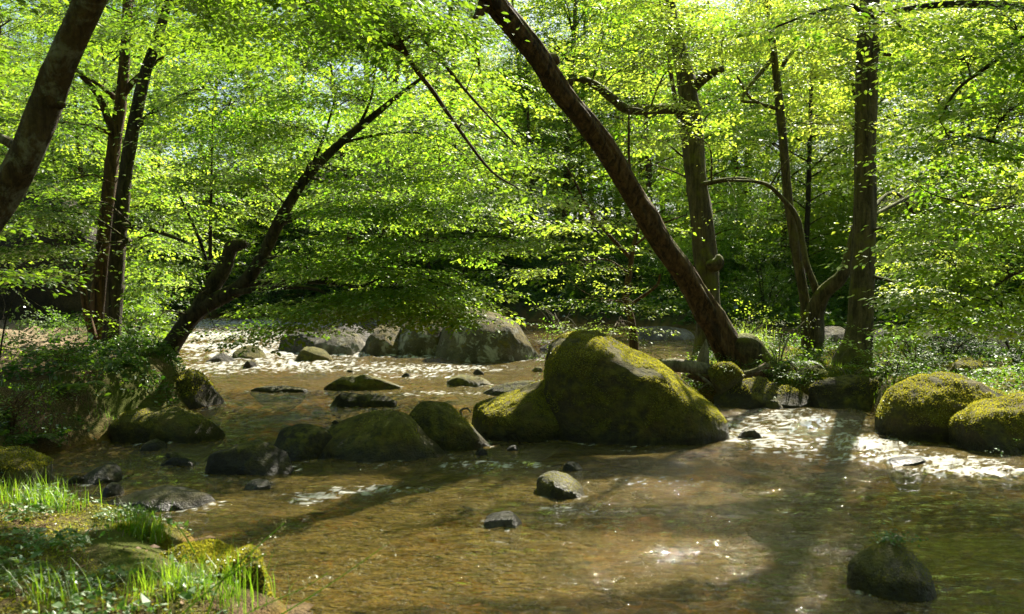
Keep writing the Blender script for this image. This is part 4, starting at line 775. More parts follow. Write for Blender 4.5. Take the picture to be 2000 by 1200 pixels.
shrub('tangled bramble growing over the middle of the left bank', 120, 790, 10.6, .4, .6, 50, 'leaf_mid', 'sparse', M['bark_brown'], seed=31)
shrub('young nettle like plants at the left edge above the mossy edge boulder', 20, 850, 9.2, .45, .4, 40, 'leaf_mid', 'sparse', M['bark_brown'], seed=32)
shrub('low leafy plants hanging over the island edge below the fallen log', 1450, 738, 12.9, .25, .45, 46, 'leaf_mid', 'sparse', M['bark_pale'], seed=41)
shrub('low leafy plants over the dark undercut island bank below the slim trunk', 1560, 742, 12.85, .25, .5, 46, 'leaf_mid', 'sparse', M['bark_pale'], seed=42)
shrub('leafy weeds drooping over the dark bank boulder below the thick island trunk', 1660, 738, 12.9, .28, .5, 46, 'leaf_mid', 'sparse', M['bark_pale'], seed=43)
shrub('small leafy plant on top of the right edge boulder', 1975, 790, 9.6, .42, .35, 34, 'leaf_herb', 'sparse', M['bark_pale'], seed=5)
shrub('yellow green bush on the island behind the mossy rock', 1450, 640, 15.6, .8, .5, 40, 'leaf_yellow', 'sparse', M['bark_pale'], seed=6)
shrub('leafy bush crowding the feet of the twin trunks', 262, 690, 13.9, .8, .45, 60, 'leaf_mid', 'near', M['bark_dark'], seed=7)
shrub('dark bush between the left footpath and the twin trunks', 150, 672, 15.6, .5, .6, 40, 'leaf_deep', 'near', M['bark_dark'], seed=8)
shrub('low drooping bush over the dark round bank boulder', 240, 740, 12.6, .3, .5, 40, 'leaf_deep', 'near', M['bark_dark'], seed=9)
shrub('spiky sunlit reed like bush beyond the bowed trunk', 1460, 655, 17.0, .9, .4, 50, 'leaf_yellow', 'sparse', M['bark_pale'], seed=10)
shrub('leaning bush on the upper left slope under the thick leaning trunk', -10, 600, 10.5, 1.5, .7, 26, 'leaf_mid', 'near', M['bark_dark'], seed=11)
shrub('airy pale twigged bush in midair light left of the crooked sapling', 1120, 665, 15.5, 1.6, 1.0, 60, 'leaf_bright', 'sparse', M['bark_pale'], seed=12)

# ------------------------------------------------------------------ the wood beyond: every tree a thing, a few kinds copied
def copy_tree(o, parent=None):   # a thing with its parts
    c = o.copy(); col.objects.link(c); c.parent = parent
    if parent is not None: c.matrix_parent_inverse = o.matrix_parent_inverse.copy()
    for ch in o.children: copy_tree(ch, c)
    return c
def proto_tree(name, H_, r_, crown0, crownR, n, leaf, barkm, seed, conif=False, kind='far'):
    root = empty(name, (0, 0, 0)); r = np.random.default_rng(seed)
    bend = r.normal(0, .5, 2)
    C = catmull(np.array([[0, 0, -.6, r_ * 1.25], [bend[0] * .2, bend[1] * .2, H_ * .3, r_], [bend[0], bend[1], H_ * .65, r_ * .65], [bend[0] * 1.6, bend[1] * 1.6, H_, r_ * .15]]), 40)
    mb = MB(); tube(mb, C[:, :3], C[:, 3], 9, .1, seed); mb.build('trunk', barkm, root)
    lf = MB(); tw = MB(); nb = 26 if not conif else 40; per = n // nb
    for k in range(nb):
        hz = crown0 + (H_ - crown0) * (k + r.random()) / nb; f = (hz - crown0) / (H_ - crown0)
        R = crownR * (math.sqrt(max(0.05, 1 - (2 * f - .85) ** 2)) if not conif else (1.05 - f)) * r.uniform(.7, 1.15)
        a = r.uniform(0, 2 * np.pi); j = min(39, int(hz / H_ * 39)); b0 = C[j, :3]
        e = b0 + np.array([math.cos(a) * R, math.sin(a) * R, R * (.25 if not conif else -.15)])
        A = catmull(np.array([np.r_[b0, .05], np.r_[(b0 + e) / 2 + [0, 0, R * .1], .032], np.r_[e, .008]]), 10); tube(tw, A[:, :3], A[:, 3], 5)
        jj = r.integers(2, 10, per); P = A[jj, :3] + r.normal(0, 1, (per, 3)) * np.array([.75, .75, .28]) * (0.6 + R * .22)
        d = P - A[jj, :3] + (e - b0) * .3; d[:, 2] = -.2 * np.linalg.norm(d[:, :2], axis=1); add_sprays(lf, P, d, kind, .3, (.7, 1.2), cull=False)
    tw.build('branches', barkm, root); lf.build('crown', M[leaf], root, smooth=False)
    return root
def proto_bush(name, Rx, Hh, n, leaf, seed, kind='bush'):
    root = empty(name, (0, 0, 0)); r = np.random.default_rng(seed); tw = MB(); lf = MB()
    for k in range(9):
        a = r.uniform(0, 2 * np.pi); e = np.array([math.cos(a) * Rx * r.uniform(.2, 1), math.sin(a) * Rx * r.uniform(.2, 1), Hh * r.uniform(.4, 1)])
        A = catmull(np.array([[0, 0, -.4, .03], [e[0] * .4, e[1] * .4, e[2] * .6, .02], [*e, .006]]), 9); tube(tw, A[:, :3], A[:, 3], 5)
        m_ = n // 9; jj = r.integers(1, 9, m_); P = A[jj, :3] + r.normal(0, 1, (m_, 3)) * np.array([.45, .45, .25]) * Rx * .6; P[:, 2] = np.maximum(P[:, 2], 0.0)
        d = P - A[jj, :3] + e * .3; d[:, 2] *= .3; add_sprays(lf, P, d, kind, .4, (.6, 1.1), cull=False)
    tw.build('stems', M['bark_dark'], root); lf.build('foliage', M[leaf], root, smooth=False); return root
used = {}
def put(proto, x, y, rz, sc, label, cat, group, tilt=(0, 0), dz=0.0):
    first = proto.name not in used; used[proto.name] = 1
    o = proto if first else copy_tree(proto)
    o.location = (x, y, gz(x, y) + dz); o.rotation_euler = (tilt[0], tilt[1], rz); o.scale = (sc, sc, sc); tag(o, label, cat, group); return o
PT = [proto_tree('woodland_tree', 17, .17, 3.0, 3.9, 850, 'leaf_bright', M['bark_brown'], 201), proto_tree('woodland_tree', 15, .13, 2.0, 3.5, 800, 'leaf_yellow', M['bark_dark'], 202),
      proto_tree('woodland_tree', 20, .19, 5.0, 4.0, 850, 'leaf_mid', M['bark_brown'], 203), proto_tree('woodland_tree', 12, .09, 1.2, 3.1, 700, 'leaf_bright', M['bark_dark'], 204)]
PC = proto_tree('pine_tree', 21, .27, 8.5, 3.0, 1000, 'leaf_deep', M['bark_brown'], 205, conif=True)
PB = [proto_bush('undergrowth_bush', 1.4, 1.9, 380, 'leaf_mid', 211), proto_bush('undergrowth_bush', 1.1, 1.3, 320, 'leaf_deep', 212), proto_bush('undergrowth_bush', 1.5, 2.4, 420, 'leaf_bright', 213)]
LB = {0: 'tall light green tree in the sunlit wood across the water', 1: 'yellow green tree in the brightest part of the far wood', 2: 'dark stemmed tall tree among the far wood', 3: 'low branched young tree at the edge of the far wood'}
GR = 'trees of the wood beyond the stream'
rr = np.random.default_rng(31)
spots = []
def try_spot(x, y, dmin):
    for (a, b) in spots:
        if (a - x) ** 2 + (b - y) ** 2 < dmin * dmin: return False
    h, dl, di = height(np.array([x]), np.array([y]))
    if dl[0] < 0.8 and di[0] < 0.8: return False
    if x < -3 and path_dist(x, y) < 1.4: return False
    spots.append((x, y)); return True
def skyw(x, y): u = x / y; return .80 if (-.09 < u < .08 and y > 40) else (.78 if u < -.44 else 1.0)
def wood(n, y0, y1, u0, u1, dmin, kinds, scr):
    c = 0; k = 0
    while c < n and k < n * 40:
        k += 1; y = rr.uniform(y0, y1); x = rr.uniform(u0, u1) * y
        if not try_spot(x, y, dmin): continue
        i = int(rr.choice(kinds)); c += 1
        if i == 9: put(PC, x, y, rr.uniform(0, 6.28), rr.uniform(*scr), 'tall dark pine rising above the leafy trees far off', 'pine tree', 'pines in the far wood')
        else: put(PT[i], x, y, rr.uniform(0, 6.28), rr.uniform(*scr) * skyw(x, y), LB[i], 'tree', GR, (rr.normal(0, .05), rr.normal(0, .05)))
wood(18, 37.5, 44, -.62, .62, 2.6, [0, 1, 3, 3, 0], (.60, .85))
wood(12, 24, 36, .22, .95, 2.6, [0, 1, 3, 1], (.62, .9))
wood(10, 19, 36, -.95, -.42, 2.4, [0, 3, 2, 0], (.55, .85))
wood(34, 45, 62, -.75, .85, 3.0, [0, 1, 2, 0, 9], (.75, 1.0))
wood(26, 62, 90, -.75, .85, 4.0, [0, 2, 9, 1], (.85, 1.1))
LBB = {0: 'mid green bush on the shaded bank across the water', 1: 'small dark green bush low on the shaded far bank', 2: 'tall bright leaved bush on the far bank'}
def bushes(n, y0, y1, u0, u1, dmin, kinds, scr):
    c = 0; k = 0
    while c < n and k < n * 40:
        k += 1; y = rr.uniform(y0, y1); x = rr.uniform(u0, u1) * y
        if not try_spot(x, y, dmin): continue
        i = int(rr.choice(kinds)); c += 1
        put(PB[i], x, y, rr.uniform(0, 6.28), rr.uniform(*scr), LBB[i], 'bush', 'bushes under the far wood')
wood(14, 50, 85, -.12, .30, 2.5, [0, 1, 2], (.85, 1.05)); wood(12, 60, 95, .0, .25, 2.0, [1, 0], (.8, 1.0))
for (bx, by, bs) in ((2.6, 43.0, 1.0), (1.2, 47.5, 1.05), (3.9, 50, 1.1)): put(PT[0 if bs < 1.04 else 1], bx, by, rr.uniform(0, 6.28), bs, 'tall sunlit tree filling the gap beside the top of the bowed trunk', 'tree', 'tall trees in the gap by the bowed trunk')
for (bx, by) in ((-3.2, -3.5), (-6.5, -1), (-8.5, 3.0), (-11, -4), (-5, -8), (1, -5.5), (4.5, -6), (8, -5.5), (12, -6), (-1, -11), (6, -12), (16, -8), (-14, 2), (17, 5.5), (19, 10), (-9, -12)):
    put(PT[int(rr.integers(0, 3))], bx, by, rr.uniform(0, 6.28), rr.uniform(.75, .95), 'tall unseen tree added behind the photographer to block sky light', 'tree', 'unseen trees added behind the photographer')  # unseen trees added to keep open sky light off the front faces
spots.clear()
bushes(34, 34.5, 41, -.5, .32, 1.4, [0, 1, 1, 2, 0], (.7, 1.35))
bushes(26, 22.5, 34, .2, .8, 1.4, [0, 1, 1, 0, 2], (.7, 1.2))
bushes(14, 18, 34, -.95, -.43, 1.8, [1, 1, 0], (.6, 1.0))  # mostly deep green kinds, chosen to darken the shaded left hillside
bushes(14, 40, 55, -.6, .7, 2.5, [0, 2], (1.2, 1.8))
#@@PART3
# ------------------------------------------------------------------ log, stump, roots, sticks
def wpath_g(pts, wz=None): return wpath(pts)
def solid(name, label, cat, pts, mat, n=40, m=12, rough=.12, seed=0, group=None, extra=()):
    C = catmull(wpath(pts), n); C[:, 3] = np.maximum(C[:, 3], .002); mb = MB(); c0 = C[0].copy()
    tube(mb, C[:, :3], C[:, 3], m, rough, seed)
    mb.f.append(np.array([[i, (i + 1) % m, (i + 2) % m] for i in range(0, 0)], np.int32).reshape(-1, 3)); mb.t.append(np.zeros(0, np.float32))
    root = mb.build(name, mat, None, origin=C[n // 2, :3]); tag(root, label, cat, group)
    for e in extra:
        D = catmull(wpath(e), 16); D[:, 3] = np.maximum(D[:, 3], .002); mb = MB(); tube(mb, D[:, :3], D[:, 3], 7, .1, seed + 1)
        b = mb.build('branch', mat, None, origin=C[n // 2, :3]); b.parent = root; b.location = (0, 0, 0)
    return root
solid('fallen_log', 'grey fallen log lying along the island edge beside the tall mossy boulder', 'log', [(1270, 706, 13.1, 8), (1300, 712, 13.0, 22), (1345, 716, 12.9, 26), (1395, 728, 12.9, 24), (1440, 734, 13.0, 24), (1500, 722, 13.2, 16)], M['bark_pale'], seed=3,
      extra=[[(1440, 734, 12.9, 12), (1470, 726, 12.7, 10), (1500, 712, 12.6, 5)]])
solid('tree_root', 'long low root arching out over the water below the fallen log', 'root', [(1345, 735, 12.9, 8), (1380, 740, 12.8, 17), (1430, 744, 12.75, 20), (1470, 736, 12.8, 24), (1500, 722, 13.0, 30)], M['bark_brown'], seed=4)
solid('tree_root', 'thick mossy root curling right from the foot of the bowed trunk', 'root', [(1445, 690, 13.6, 60), (1470, 688, 13.5, 50), (1492, 705, 13.4, 34), (1505, 730, 13.3, 20)], M['bark_moss'], seed=5)
solid('tree_stump', 'small grey jagged stump standing beside the foot of the bowed trunk', 'stump', [(1372, 722, 13.1, 24), (1374, 700, 13.1, 21), (1377, 680, 13.1, 13), (1379, 663, 13.1, 2)], M['bark_pale'], m=10, rough=.22, seed=6)
solid('stick', 'pale bent twig lying on sunlit moss between the grass tufts', 'stick', [(240, 1053, 5.6, 3.5), (205, 1053, 5.6, 4), (178, 1054, 5.6, 4), (180, 1062, 5.5, 4), (196, 1070, 5.4, 3)], M['bark_pale'], m=6, rough=.05)
solid('stick', 'thin pale upright twig on the moss below the right grass tuft', 'stick', [(236, 1078, 5.4, 3), (238, 1055, 5.42, 3), (241, 1035, 5.45, 2)], M['bark_pale'], m=6, rough=.05)
solid('stick', 'tiny pale stick caught on top of the ridged boulder', 'stick', [(902, 812, 10.0, 5), (900, 802, 10.0, 5), (912, 798, 10.0, 4), (920, 806, 10.0, 3)], M['bark_pale'], m=6, rough=.05)

# ------------------------------------------------------------------ moss on the boulders (a part of each)
def moss_on(key, n, size=.022, thr=.15, dens=0.35, mat='moss', freq=3.0, zmin=.18):
    ob, V, cen = BO[key]; n0, n1 = V.shape[:2]
    i = rng.integers(1, n0 - 2, n); j = rng.integers(0, n1, n); j2 = (j + 1) % n1; a, b = rng.random((2, n, 1))
    P = (V[i, j] * (1 - a) + V[i + 1, j] * a) * (1 - b) + (V[i, j2] * (1 - a) + V[i + 1, j2] * a) * b
    e1 = V[i + 1, j] - V[i, j]; e2 = V[i, j2] - V[i, j]; nm = norm(np.cross(e1, e2)); nm *= np.sign((nm * (P - cen)).sum(1, keepdims=True))
    ar = np.linalg.norm(np.cross(e1, e2), axis=1); k = rng.random(n) < ar / np.percentile(ar, 90)
    cl = noise(P[:, 0] * freq, P[:, 1] * freq, P[:, 2] * freq) + 0.5 * noise(P[:, 0] * 9, P[:, 1] * 9, P[:, 2] * 9)
    z0 = ob.location[2]
    k &= (nm[:, 2] + cl * .8 > thr) & (P[:, 2] > z0 + zmin) & (cl > -dens)
    P, nm, cl = P[k], nm[k], cl[k]; m_ = len(P)
    d = nm + rng.normal(0, .55, (m_, 3)); side = rng.normal(0, 1, (m_, 3))
    V2 = place_leaves(P - nm * .004, d, side, size * rng.uniform(.5, 1.3, m_), leaf_shape(False))
    mb = MB(); mb.add(V2.reshape(-1, 3), np.arange(m_ * 4).reshape(-1, 4), np.clip(.5 + cl * .5 + rng.normal(0, .15, m_), 0, 1))
    o = mb.build('moss', M[mat], None, origin=ob.location, smooth=False); o.parent = ob; o.location = (0, 0, 0)
moss_on('big', 230000, .016, .28, .32); moss_on('apron', 80000, .015, .3, .3); moss_on('r1', 90000, .018, .15, .40); moss_on('r2', 80000, .018, .15, .40); moss_on('m1', 40000, .016, .0, .6, zmin=.05)  # tall boulder: bright moss tufts kept on top to heighten its sunlit look
moss_on('m2', 80000, .018, -.2, .9, zmin=-.02); moss_on('m3', 90000, .018, -.3, .9, zmin=-.02)
moss_on('ridge', 18000, .015, .6, .0); moss_on('dome', 20000, .014, .75, .0); moss_on('bank1', 18000, .016, .55, .1); moss_on('r4', 8000, .02, .3, .2); moss_on('r9', 7000, .02, -.2, .9, zmin=-.1); moss_on('h1', 12000, .035, .1, .5)
moss_on('s3', 12000, .010, .3, .3, zmin=.06); moss_on('s1', 8000, .010, .2, .3, zmin=.04); moss_on('edge', 22000, .02, .1, .5); moss_on('r10', 16000, .02, .2, .3); moss_on('r5', 12000, .02, .6, .0); moss_on('bank2', 12000, .025, .4, .3)
def herb_top(key, n, label, cx, cy, cz, r, size):
    q = rng.normal(0, 1, (n, 3)) * np.array([r, r * .6, r * .35]); q[:, 2] = np.abs(q[:, 2]); P = np.array([cx, cy, cz]) + q
    d = rng.normal(0, 1, (n, 3)); d[:, 2] *= .3
    mb = MB(); mb.add(place_leaves(P, d, np.array([0, 0, 1.]) + rng.normal(0, .5, (n, 3)), size * rng.uniform(.6, 1.2, n), leaf_shape()).reshape(-1, 3), np.arange(n * 6).reshape(-1, 6), rng.random(n))
    org = np.array([cx, cy, cz]); root = empty('small_plant', org); tag(root, label, 'plant'); mb.build('leaves', M['leaf_herb'], root, origin=org, smooth=False)
    st = MB(); twigs(st, np.repeat(org[None] - [0, 0, .02], n // 6, 0) + rng.normal(0, r * .5, (n // 6, 3)) * [1, .6, 0], P[:n // 6], .0012, .0008); st.build('stems', M['bark_pale'], root, origin=org)
V = BO['s3'][1].reshape(-1, 3); tp = V[np.argmax(V[:, 2])]
herb_top('s3', 170, 'little tuft of herbs growing on the near dark stone', tp[0] + .03, tp[1], tp[2] - .01, .07, .026)

# ------------------------------------------------------------------ ground cover (nobody could count it)
def scatter(n, x0, x1, y0, y1, fan=False):
    y = rng.uniform(y0, y1, n); x = rng.uniform(x0, x1, n)
    if fan: y = y0 * (y1 / y0) ** rng.random(n); x = rng.uniform(x0, x1, n) * y
    return x, y
def groundcover(name, label, mat, n, x0, x1, y0, y1, size, hgt, dens, fan=False, lim=.02, bank=None, cluster=1.6, cat='ground cover', six=True, nearpath=True, inland=99):
    x, y = scatter(n, x0, x1, y0, y1, fan); h, dl, di = height(x, y); ld = np.maximum(dl, di) if bank is None else (dl if bank == 'L' else di)
    c = noise(x * cluster, y * cluster) + .5 * noise(x * cluster * 3.1, y * cluster * 3.1)
    k = (h > water_z(x, y) + lim) & (c > dens) & (ld > -.5) & (ld < inland)
    if nearpath:
        pdv = np.full(len(x), 1e9)
        for p in pathpts[::2]: pdv = np.minimum(pdv, (x - p[0]) ** 2 + (y - p[1]) ** 2)
        k &= (pdv > .35) | (rng.random(len(x)) < .06)
    for (mx, my, mr) in ((-2.35, 5.55, .42), (-1.95, 5.2, .52), (-1.35, 4.75, .38)): k &= (np.hypot(x - mx, (y - my)) > mr) | (rng.random(len(x)) < .12)
    x, y, h, c = x[k], y[k], h[k], c[k]; m_ = len(x)
    hh = hgt * (0.15 + np.clip(c + .4, 0, 1.2)) * rng.random(m_) ** .7
    P = np.stack([x, y, h + .01 + hh], 1); d = rng.normal(0, 1, (m_, 3)); d[:, 2] *= .35; sc = size if not fan else size * np.clip(y / 12, 1, 3)
    mb = MB(); sh = leaf_shape(six); kv = len(sh)
    mb.add(place_leaves(P, d, np.array([0, 0, 1.]) + rng.normal(0, .6, (m_, 3)), sc * rng.lognormal(-.25, .38, m_), sh).reshape(-1, 3), np.arange(m_ * kv).reshape(-1, kv), np.clip(rng.normal(.5, .22, m_) + c * .2, 0, 1))
    o = mb.build(name, M[mat], smooth=False); tag(o, label, cat, kind='stuff'); return o
groundcover('ground_cover', 'low ivy and herb leaves carpeting the near left bank', 'leaf_gloss', 70000, -6.5, -0.7, 2.2, 8.0, .038, .08, .0, cluster=2.6)
groundcover('ground_cover', 'leafy weeds and fern fronds along the left bank and its slope', 'leaf_deep', 130000, -13, -3.5, 7.6, 19, .062, .20, .12, cluster=1.1)
groundcover('ground_cover', 'herbs, ivy and grass growing over the island', 'leaf_deep', 110000, 2.4, 12, 9.0, 17.5, .046, .20, .08, bank='I')
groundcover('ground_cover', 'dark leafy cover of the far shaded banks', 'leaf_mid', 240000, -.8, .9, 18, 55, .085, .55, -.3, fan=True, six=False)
groundcover('moss', 'soft yellow green moss covering the soil of the near left bank', 'moss', 170000, -6.0, -0.7, 2.2, 8.0, .016, .012, -.6, six=False, nearpath=False, cat='moss')
groundcover('moss', 'yellow moss carpet on the island soil', 'moss', 120000, 2.6, 11, 9.3, 16.5, .030, .02, -.3, six=False, nearpath=False, cat='moss', bank='I')
def blades(P, h, mat, name, label, w=.006, lean=.45, cat='grass', kind='stuff', parent=None, org=None, tint=None):
    n = len(P); a = rng.uniform(0, 2 * np.pi, n); D = np.stack([np.cos(a), np.sin(a), np.zeros(n)], 1); Sd = np.stack([-np.sin(a), np.cos(a), np.zeros(n)], 1)
    h = h * rng.uniform(.45, 1.2, n); l = lean * h * rng.uniform(.1, 1.2, n); up = np.array([0, 0, 1.])
    ring = []
    for t, ww in ((0, 1), (.4, .9), (.75, .6)):
        c = P + up * (h * t * (1 - .15 * t))[:, None] + D * (l * t * t)[:, None]; ring += [c - Sd * (w * ww * .5), c + Sd * (w * ww * .5)]
    ring.append(P + up * (h * .88)[:, None] + D * l[:, None]); V = np.stack(ring, 1); b = np.arange(n)[:, None] * 7
    mb = MB(); tt = np.clip(rng.normal(.5, .25, n), 0, 1)
    mb.add(V.reshape(-1, 3), np.concatenate([b + [0, 1, 3, 2], b + [2, 3, 5, 4]]), np.r_[tt, tt]); mb.f.append((b + [4, 5, 6]).astype(np.int32)); mb.t.append(tt.astype(np.float32))
    o = mb.build(name, M[mat], parent, origin=org, smooth=False)
    if kind: tag(o, label, cat, kind=kind)
    return o
def grass_field(n, x0, x1, y0, y1, thr, h, label, cluster=1.8, w=.006, mat='grass', lim=.03, edge=None):
    x, y = scatter(n, x0, x1, y0, y1); hz, dl, di = height(x, y); c = noise(x * cluster + 31, y * cluster)
    ld = np.maximum(dl, di); k = (hz > water_z(x, y) + lim) & (c > thr)
    if edge: k &= (ld > edge[0]) & (ld < edge[1])
    blades(np.stack([x, y, hz - .01], 1)[k], h, mat, 'grass', label, w)
grass_field(5200, -5.5, -.75, 2.6, 8.2, .0, .10, 'short grass blades between the herbs of the near left bank', w=.0032)
grass_field(14000, -8, -3.8, 8.2, 14, .1, .11, 'grass fringe hanging along the left bank above the water', w=.007, mat='leaf_deep', edge=(-.3, .9))
grass_field(16000, 2.5, 12, 9.3, 16.5, .1, .15, 'grass fringe and tufts of the island bank', w=.007, mat='leaf_mid', edge=(-.25, 1.6))
def tuft(px, py, Y, n, r, h, label, mat='grass', w=.0042):
    n = int(n * 1.5)
    x, y = at(px, py, Y)[:2]; z = gz(x, y); org = np.array([x, y, z]); q = rng.normal(0, r, (n, 2)); P = np.stack([x + q[:, 0], y + q[:, 1] * .6, np.full(n, z - .02)], 1)
    root = empty('grass_tuft', org); tag(root, label, 'grass tuft', 'grass tufts on the banks'); blades(P, h, mat, 'blades', None, w, .5, kind=None, parent=root, org=org); return root
tuft(275, 1055, 5.6, 150, .085, .27, 'brightest sunlit grass tuft on the mossy tip of the near bank')
tuft(60, 1020, 6.2, 170, .16, .27, 'sunlit grass tuft in the lower left corner above the white glossy herbs')
tuft(110, 1010, 6.1, 90, .09, .22, 'smaller sunlit grass tuft right beside the lower left tuft')
tuft(245, 820, 9.9, 160, .14, .24, 'grass tuft on the left bank corner above the wide brown boulder')
tuft(100, 1185, 4.2, 60, .10, .26, 'shaded grass tuft at the bottom edge near the left corner', 'leaf_mid')
tuft(330, 1190, 4.3, 90, .14, .24, 'green grass tuft at the bottom edge by the mossy rock')
tuft(420, 1215, 4.3, 80, .12, .30, 'long bladed grass tuft leaning over the mossy rock at the bottom', 'grass')
tuft(1460, 665, 16.5, 170, .22, .62, 'tall upright clump of grassy stems behind the bowed trunk', 'leaf_bright', .012)
def stalk(pts, label, heads, mat='straw', seed=0, group='flowering grass stalks in the foreground'):
    C = catmull(wpath(pts), 26); C[:, 3] = np.maximum(C[:, 3], .0007); org = C[0, :3]; mb = MB(); tube(mb, C[:, :3], C[:, 3], 5, 0)
    root = empty('grass_stalk', org); tag(root, label, 'grass stalk', group); mb.build('stem', M['grass'] if mat == 'straw' else M['bark_dark'], root, origin=org)
    hb = MB(); k = rng.integers(16, 26, heads); A = C[k, :3]; P = A + rng.normal(0, .022, (heads, 3)) + [0, 0, -.005]; twigs(hb, A, P, .0006, .0004)
    n = heads * 4; Q = np.repeat(P, 4, 0) + rng.normal(0, .004, (n, 3)); hb.add(place_leaves(Q, rng.normal(0, 1, (n, 3)), rng.normal(0, 1, (n, 3)), np.full(n, .009), leaf_shape(False)).reshape(-1, 3), np.arange(n * 4).reshape(-1, 4), rng.random(n))
    hb.build('seed_head', M[mat], root, origin=org, smooth=False)
stalk([(395, 1230, 3.9, 3), (430, 1140, 3.9, 3), (490, 1080, 3.9, 3), (555, 1022, 3.9, 2)], 'tallest arching grass stalk with pale seed head over the amber water', 22)
stalk([(330, 1225, 3.9, 3), (400, 1160, 3.9, 3), (470, 1110, 3.9, 3), (520, 1082, 3.9, 2)], 'grass stalk bending low beside the mossy rock at the bottom', 14)
stalk([(380, 1080, 4.6, 3), (360, 1045, 4.6, 3), (340, 1020, 4.6, 2)], 'short pale stalk leaning left next to the sunlit tuft', 10)
stalk([(500, 1230, 3.6, 3), (600, 1170, 3.6, 3), (690, 1110, 3.6, 2), (760, 1060, 3.6, 1.5)], 'thin stalk with dark seed heads slanting furthest right over the water', 30, 'bark_dark' if False else 'straw')
stalk([(420, 1235, 3.5, 2.5), (500, 1190, 3.5, 2.5), (590, 1150, 3.5, 2), (640, 1120, 3.5, 1.5)], 'thin seeding stalk just left of the furthest slanting one', 22)
# old stems and dead leaves
x, y = scatter(9000, -14, 12, 2.5, 18); hz, dl, di = height(x, y); k = (hz > water_z(x, y) + .05); P = np.stack([x, y, hz + .012], 1)[k]; n = len(P)
d = rng.normal(0, 1, (n, 3)); d[:, 2] *= .2; mb = MB()
mb.add(place_leaves(P, d, np.array([0, 0, 1.]) + rng.normal(0, .3, (n, 3)), rng.uniform(.03, .07, n), leaf_shape()).reshape(-1, 3), np.arange(n * 6).reshape(-1, 6), rng.random(n))
m, nt, out = newmat('dead_leaf'); N = NT(nt); a_ = N.n("ShaderNodeAttribute", attribute_name="tint"); p = N.n("ShaderNodeBsdfPrincipled"); p.inputs["Roughness"].default_value = .7
N.l(N.mix(a_.outputs["Fac"], (.09, .045, .02), (.34, .22, .12)), p.inputs["Base Color"]); N.l(p.outputs[0], out.inputs[0])
tag(mb.build('fallen_leaves', m, smooth=False), 'brown fallen leaves littering the banks and footpath', 'fallen leaves', kind='stuff')

# ------------------------------------------------------------------ pebbles on the bed, fallen branches
def pebbles(n):
    g_ = np.linspace(0, 2 * np.pi, 9)[:-1]; el = np.array([-.9, -.35, .25, .75]); U = np.array([[math.cos(a) * math.cos(e), math.sin(a) * math.cos(e), math.sin(e)] for e in el for a in g_] + [[0, 0, 1]])
    f4 = quads_tube(4, 8); f3 = np.array([[24 + i, 24 + (i + 1) % 8, 32] for i in range(8)])
    y = 3.6 * (16 / 3.6) ** rng.random(n); x = rng.uniform(-.75, .75, n) * y; h, dl, di = height(x, y); k = (h < water_z(x, y) - .02) & (noise(x * .9 + 3, y * .9) > -.1); x, y, h = x[k], y[k], h[k]; n = len(x)
    s_ = rng.lognormal(-3.0, .5, n)[:, None] * rng.uniform(.7, 1.3, (n, 3)) * [1, 1, .55]; a = rng.uniform(0, 6.28, n)
    V = U[None] * s_[:, None] * (1 + .18 * rng.normal(0, 1, (n, 33, 1))); c, s2 = np.cos(a)[:, None], np.sin(a)[:, None]
    V = np.stack([V[..., 0] * c - V[..., 1] * s2 + x[:, None], V[..., 0] * s2 + V[..., 1] * c + y[:, None], V[..., 2] + h[:, None] + .01], -1)
    b_ = (np.arange(n) * 33)[:, None, None]; mb = MB(); mb.add(V.reshape(-1, 3), (f4[None] + b_).reshape(-1, 4), np.repeat(rng.random(n), len(f4))); mb.f.append((f3[None] + b_).reshape(-1, 3).astype(np.int32)); mb.t.append(np.full(n * 8, .5, np.float32))
    tag(mb.build('pebbles', M['pebble']), 'brown pebbles lying on the stream bed', 'pebbles', kind='stuff')
pebbles(7000)
solid('fallen_branch', 'pale fallen branch lying across the island behind the log', 'branch', [(1500, 700, 14.5, 5), (1540, 712, 14.2, 8), (1590, 716, 14.0, 9), (1640, 728, 13.6, 5)], M['bark_pale'], m=7, seed=11, extra=[[(1560, 714, 14.1, 5), (1580, 700, 14.1, 4), (1600, 690, 14.1, 2)]])
solid('fallen_branch', 'bare branch trailing from the island edge into the water by the log', 'branch', [(1350, 722, 12.9, 6), (1385, 748, 12.7, 6), (1410, 770, 12.6, 5), (1408, 796, 12.5, 3)], M['bark_pale'], m=7, seed=12, extra=[[(1385, 748, 12.7, 4), (1360, 765, 12.6, 3), (1350, 785, 12.6, 2)]])
solid('fallen_branch', 'brown branch lying on the left footpath edge', 'branch', [(20, 742, 12.0, 5), (70, 735, 12.2, 8), (130, 728, 12.4, 8), (180, 735, 12.4, 4)], M['bark_brown'], m=7, seed=13)
solid('fallen_branch', 'thin dead branch hanging over the dark round bank boulder', 'branch', [(265, 720, 12.6, 7), (300, 745, 12.4, 7), (345, 762, 12.3, 5), (380, 795, 12.2, 3)], M['bark_brown'], m=7, seed=14)

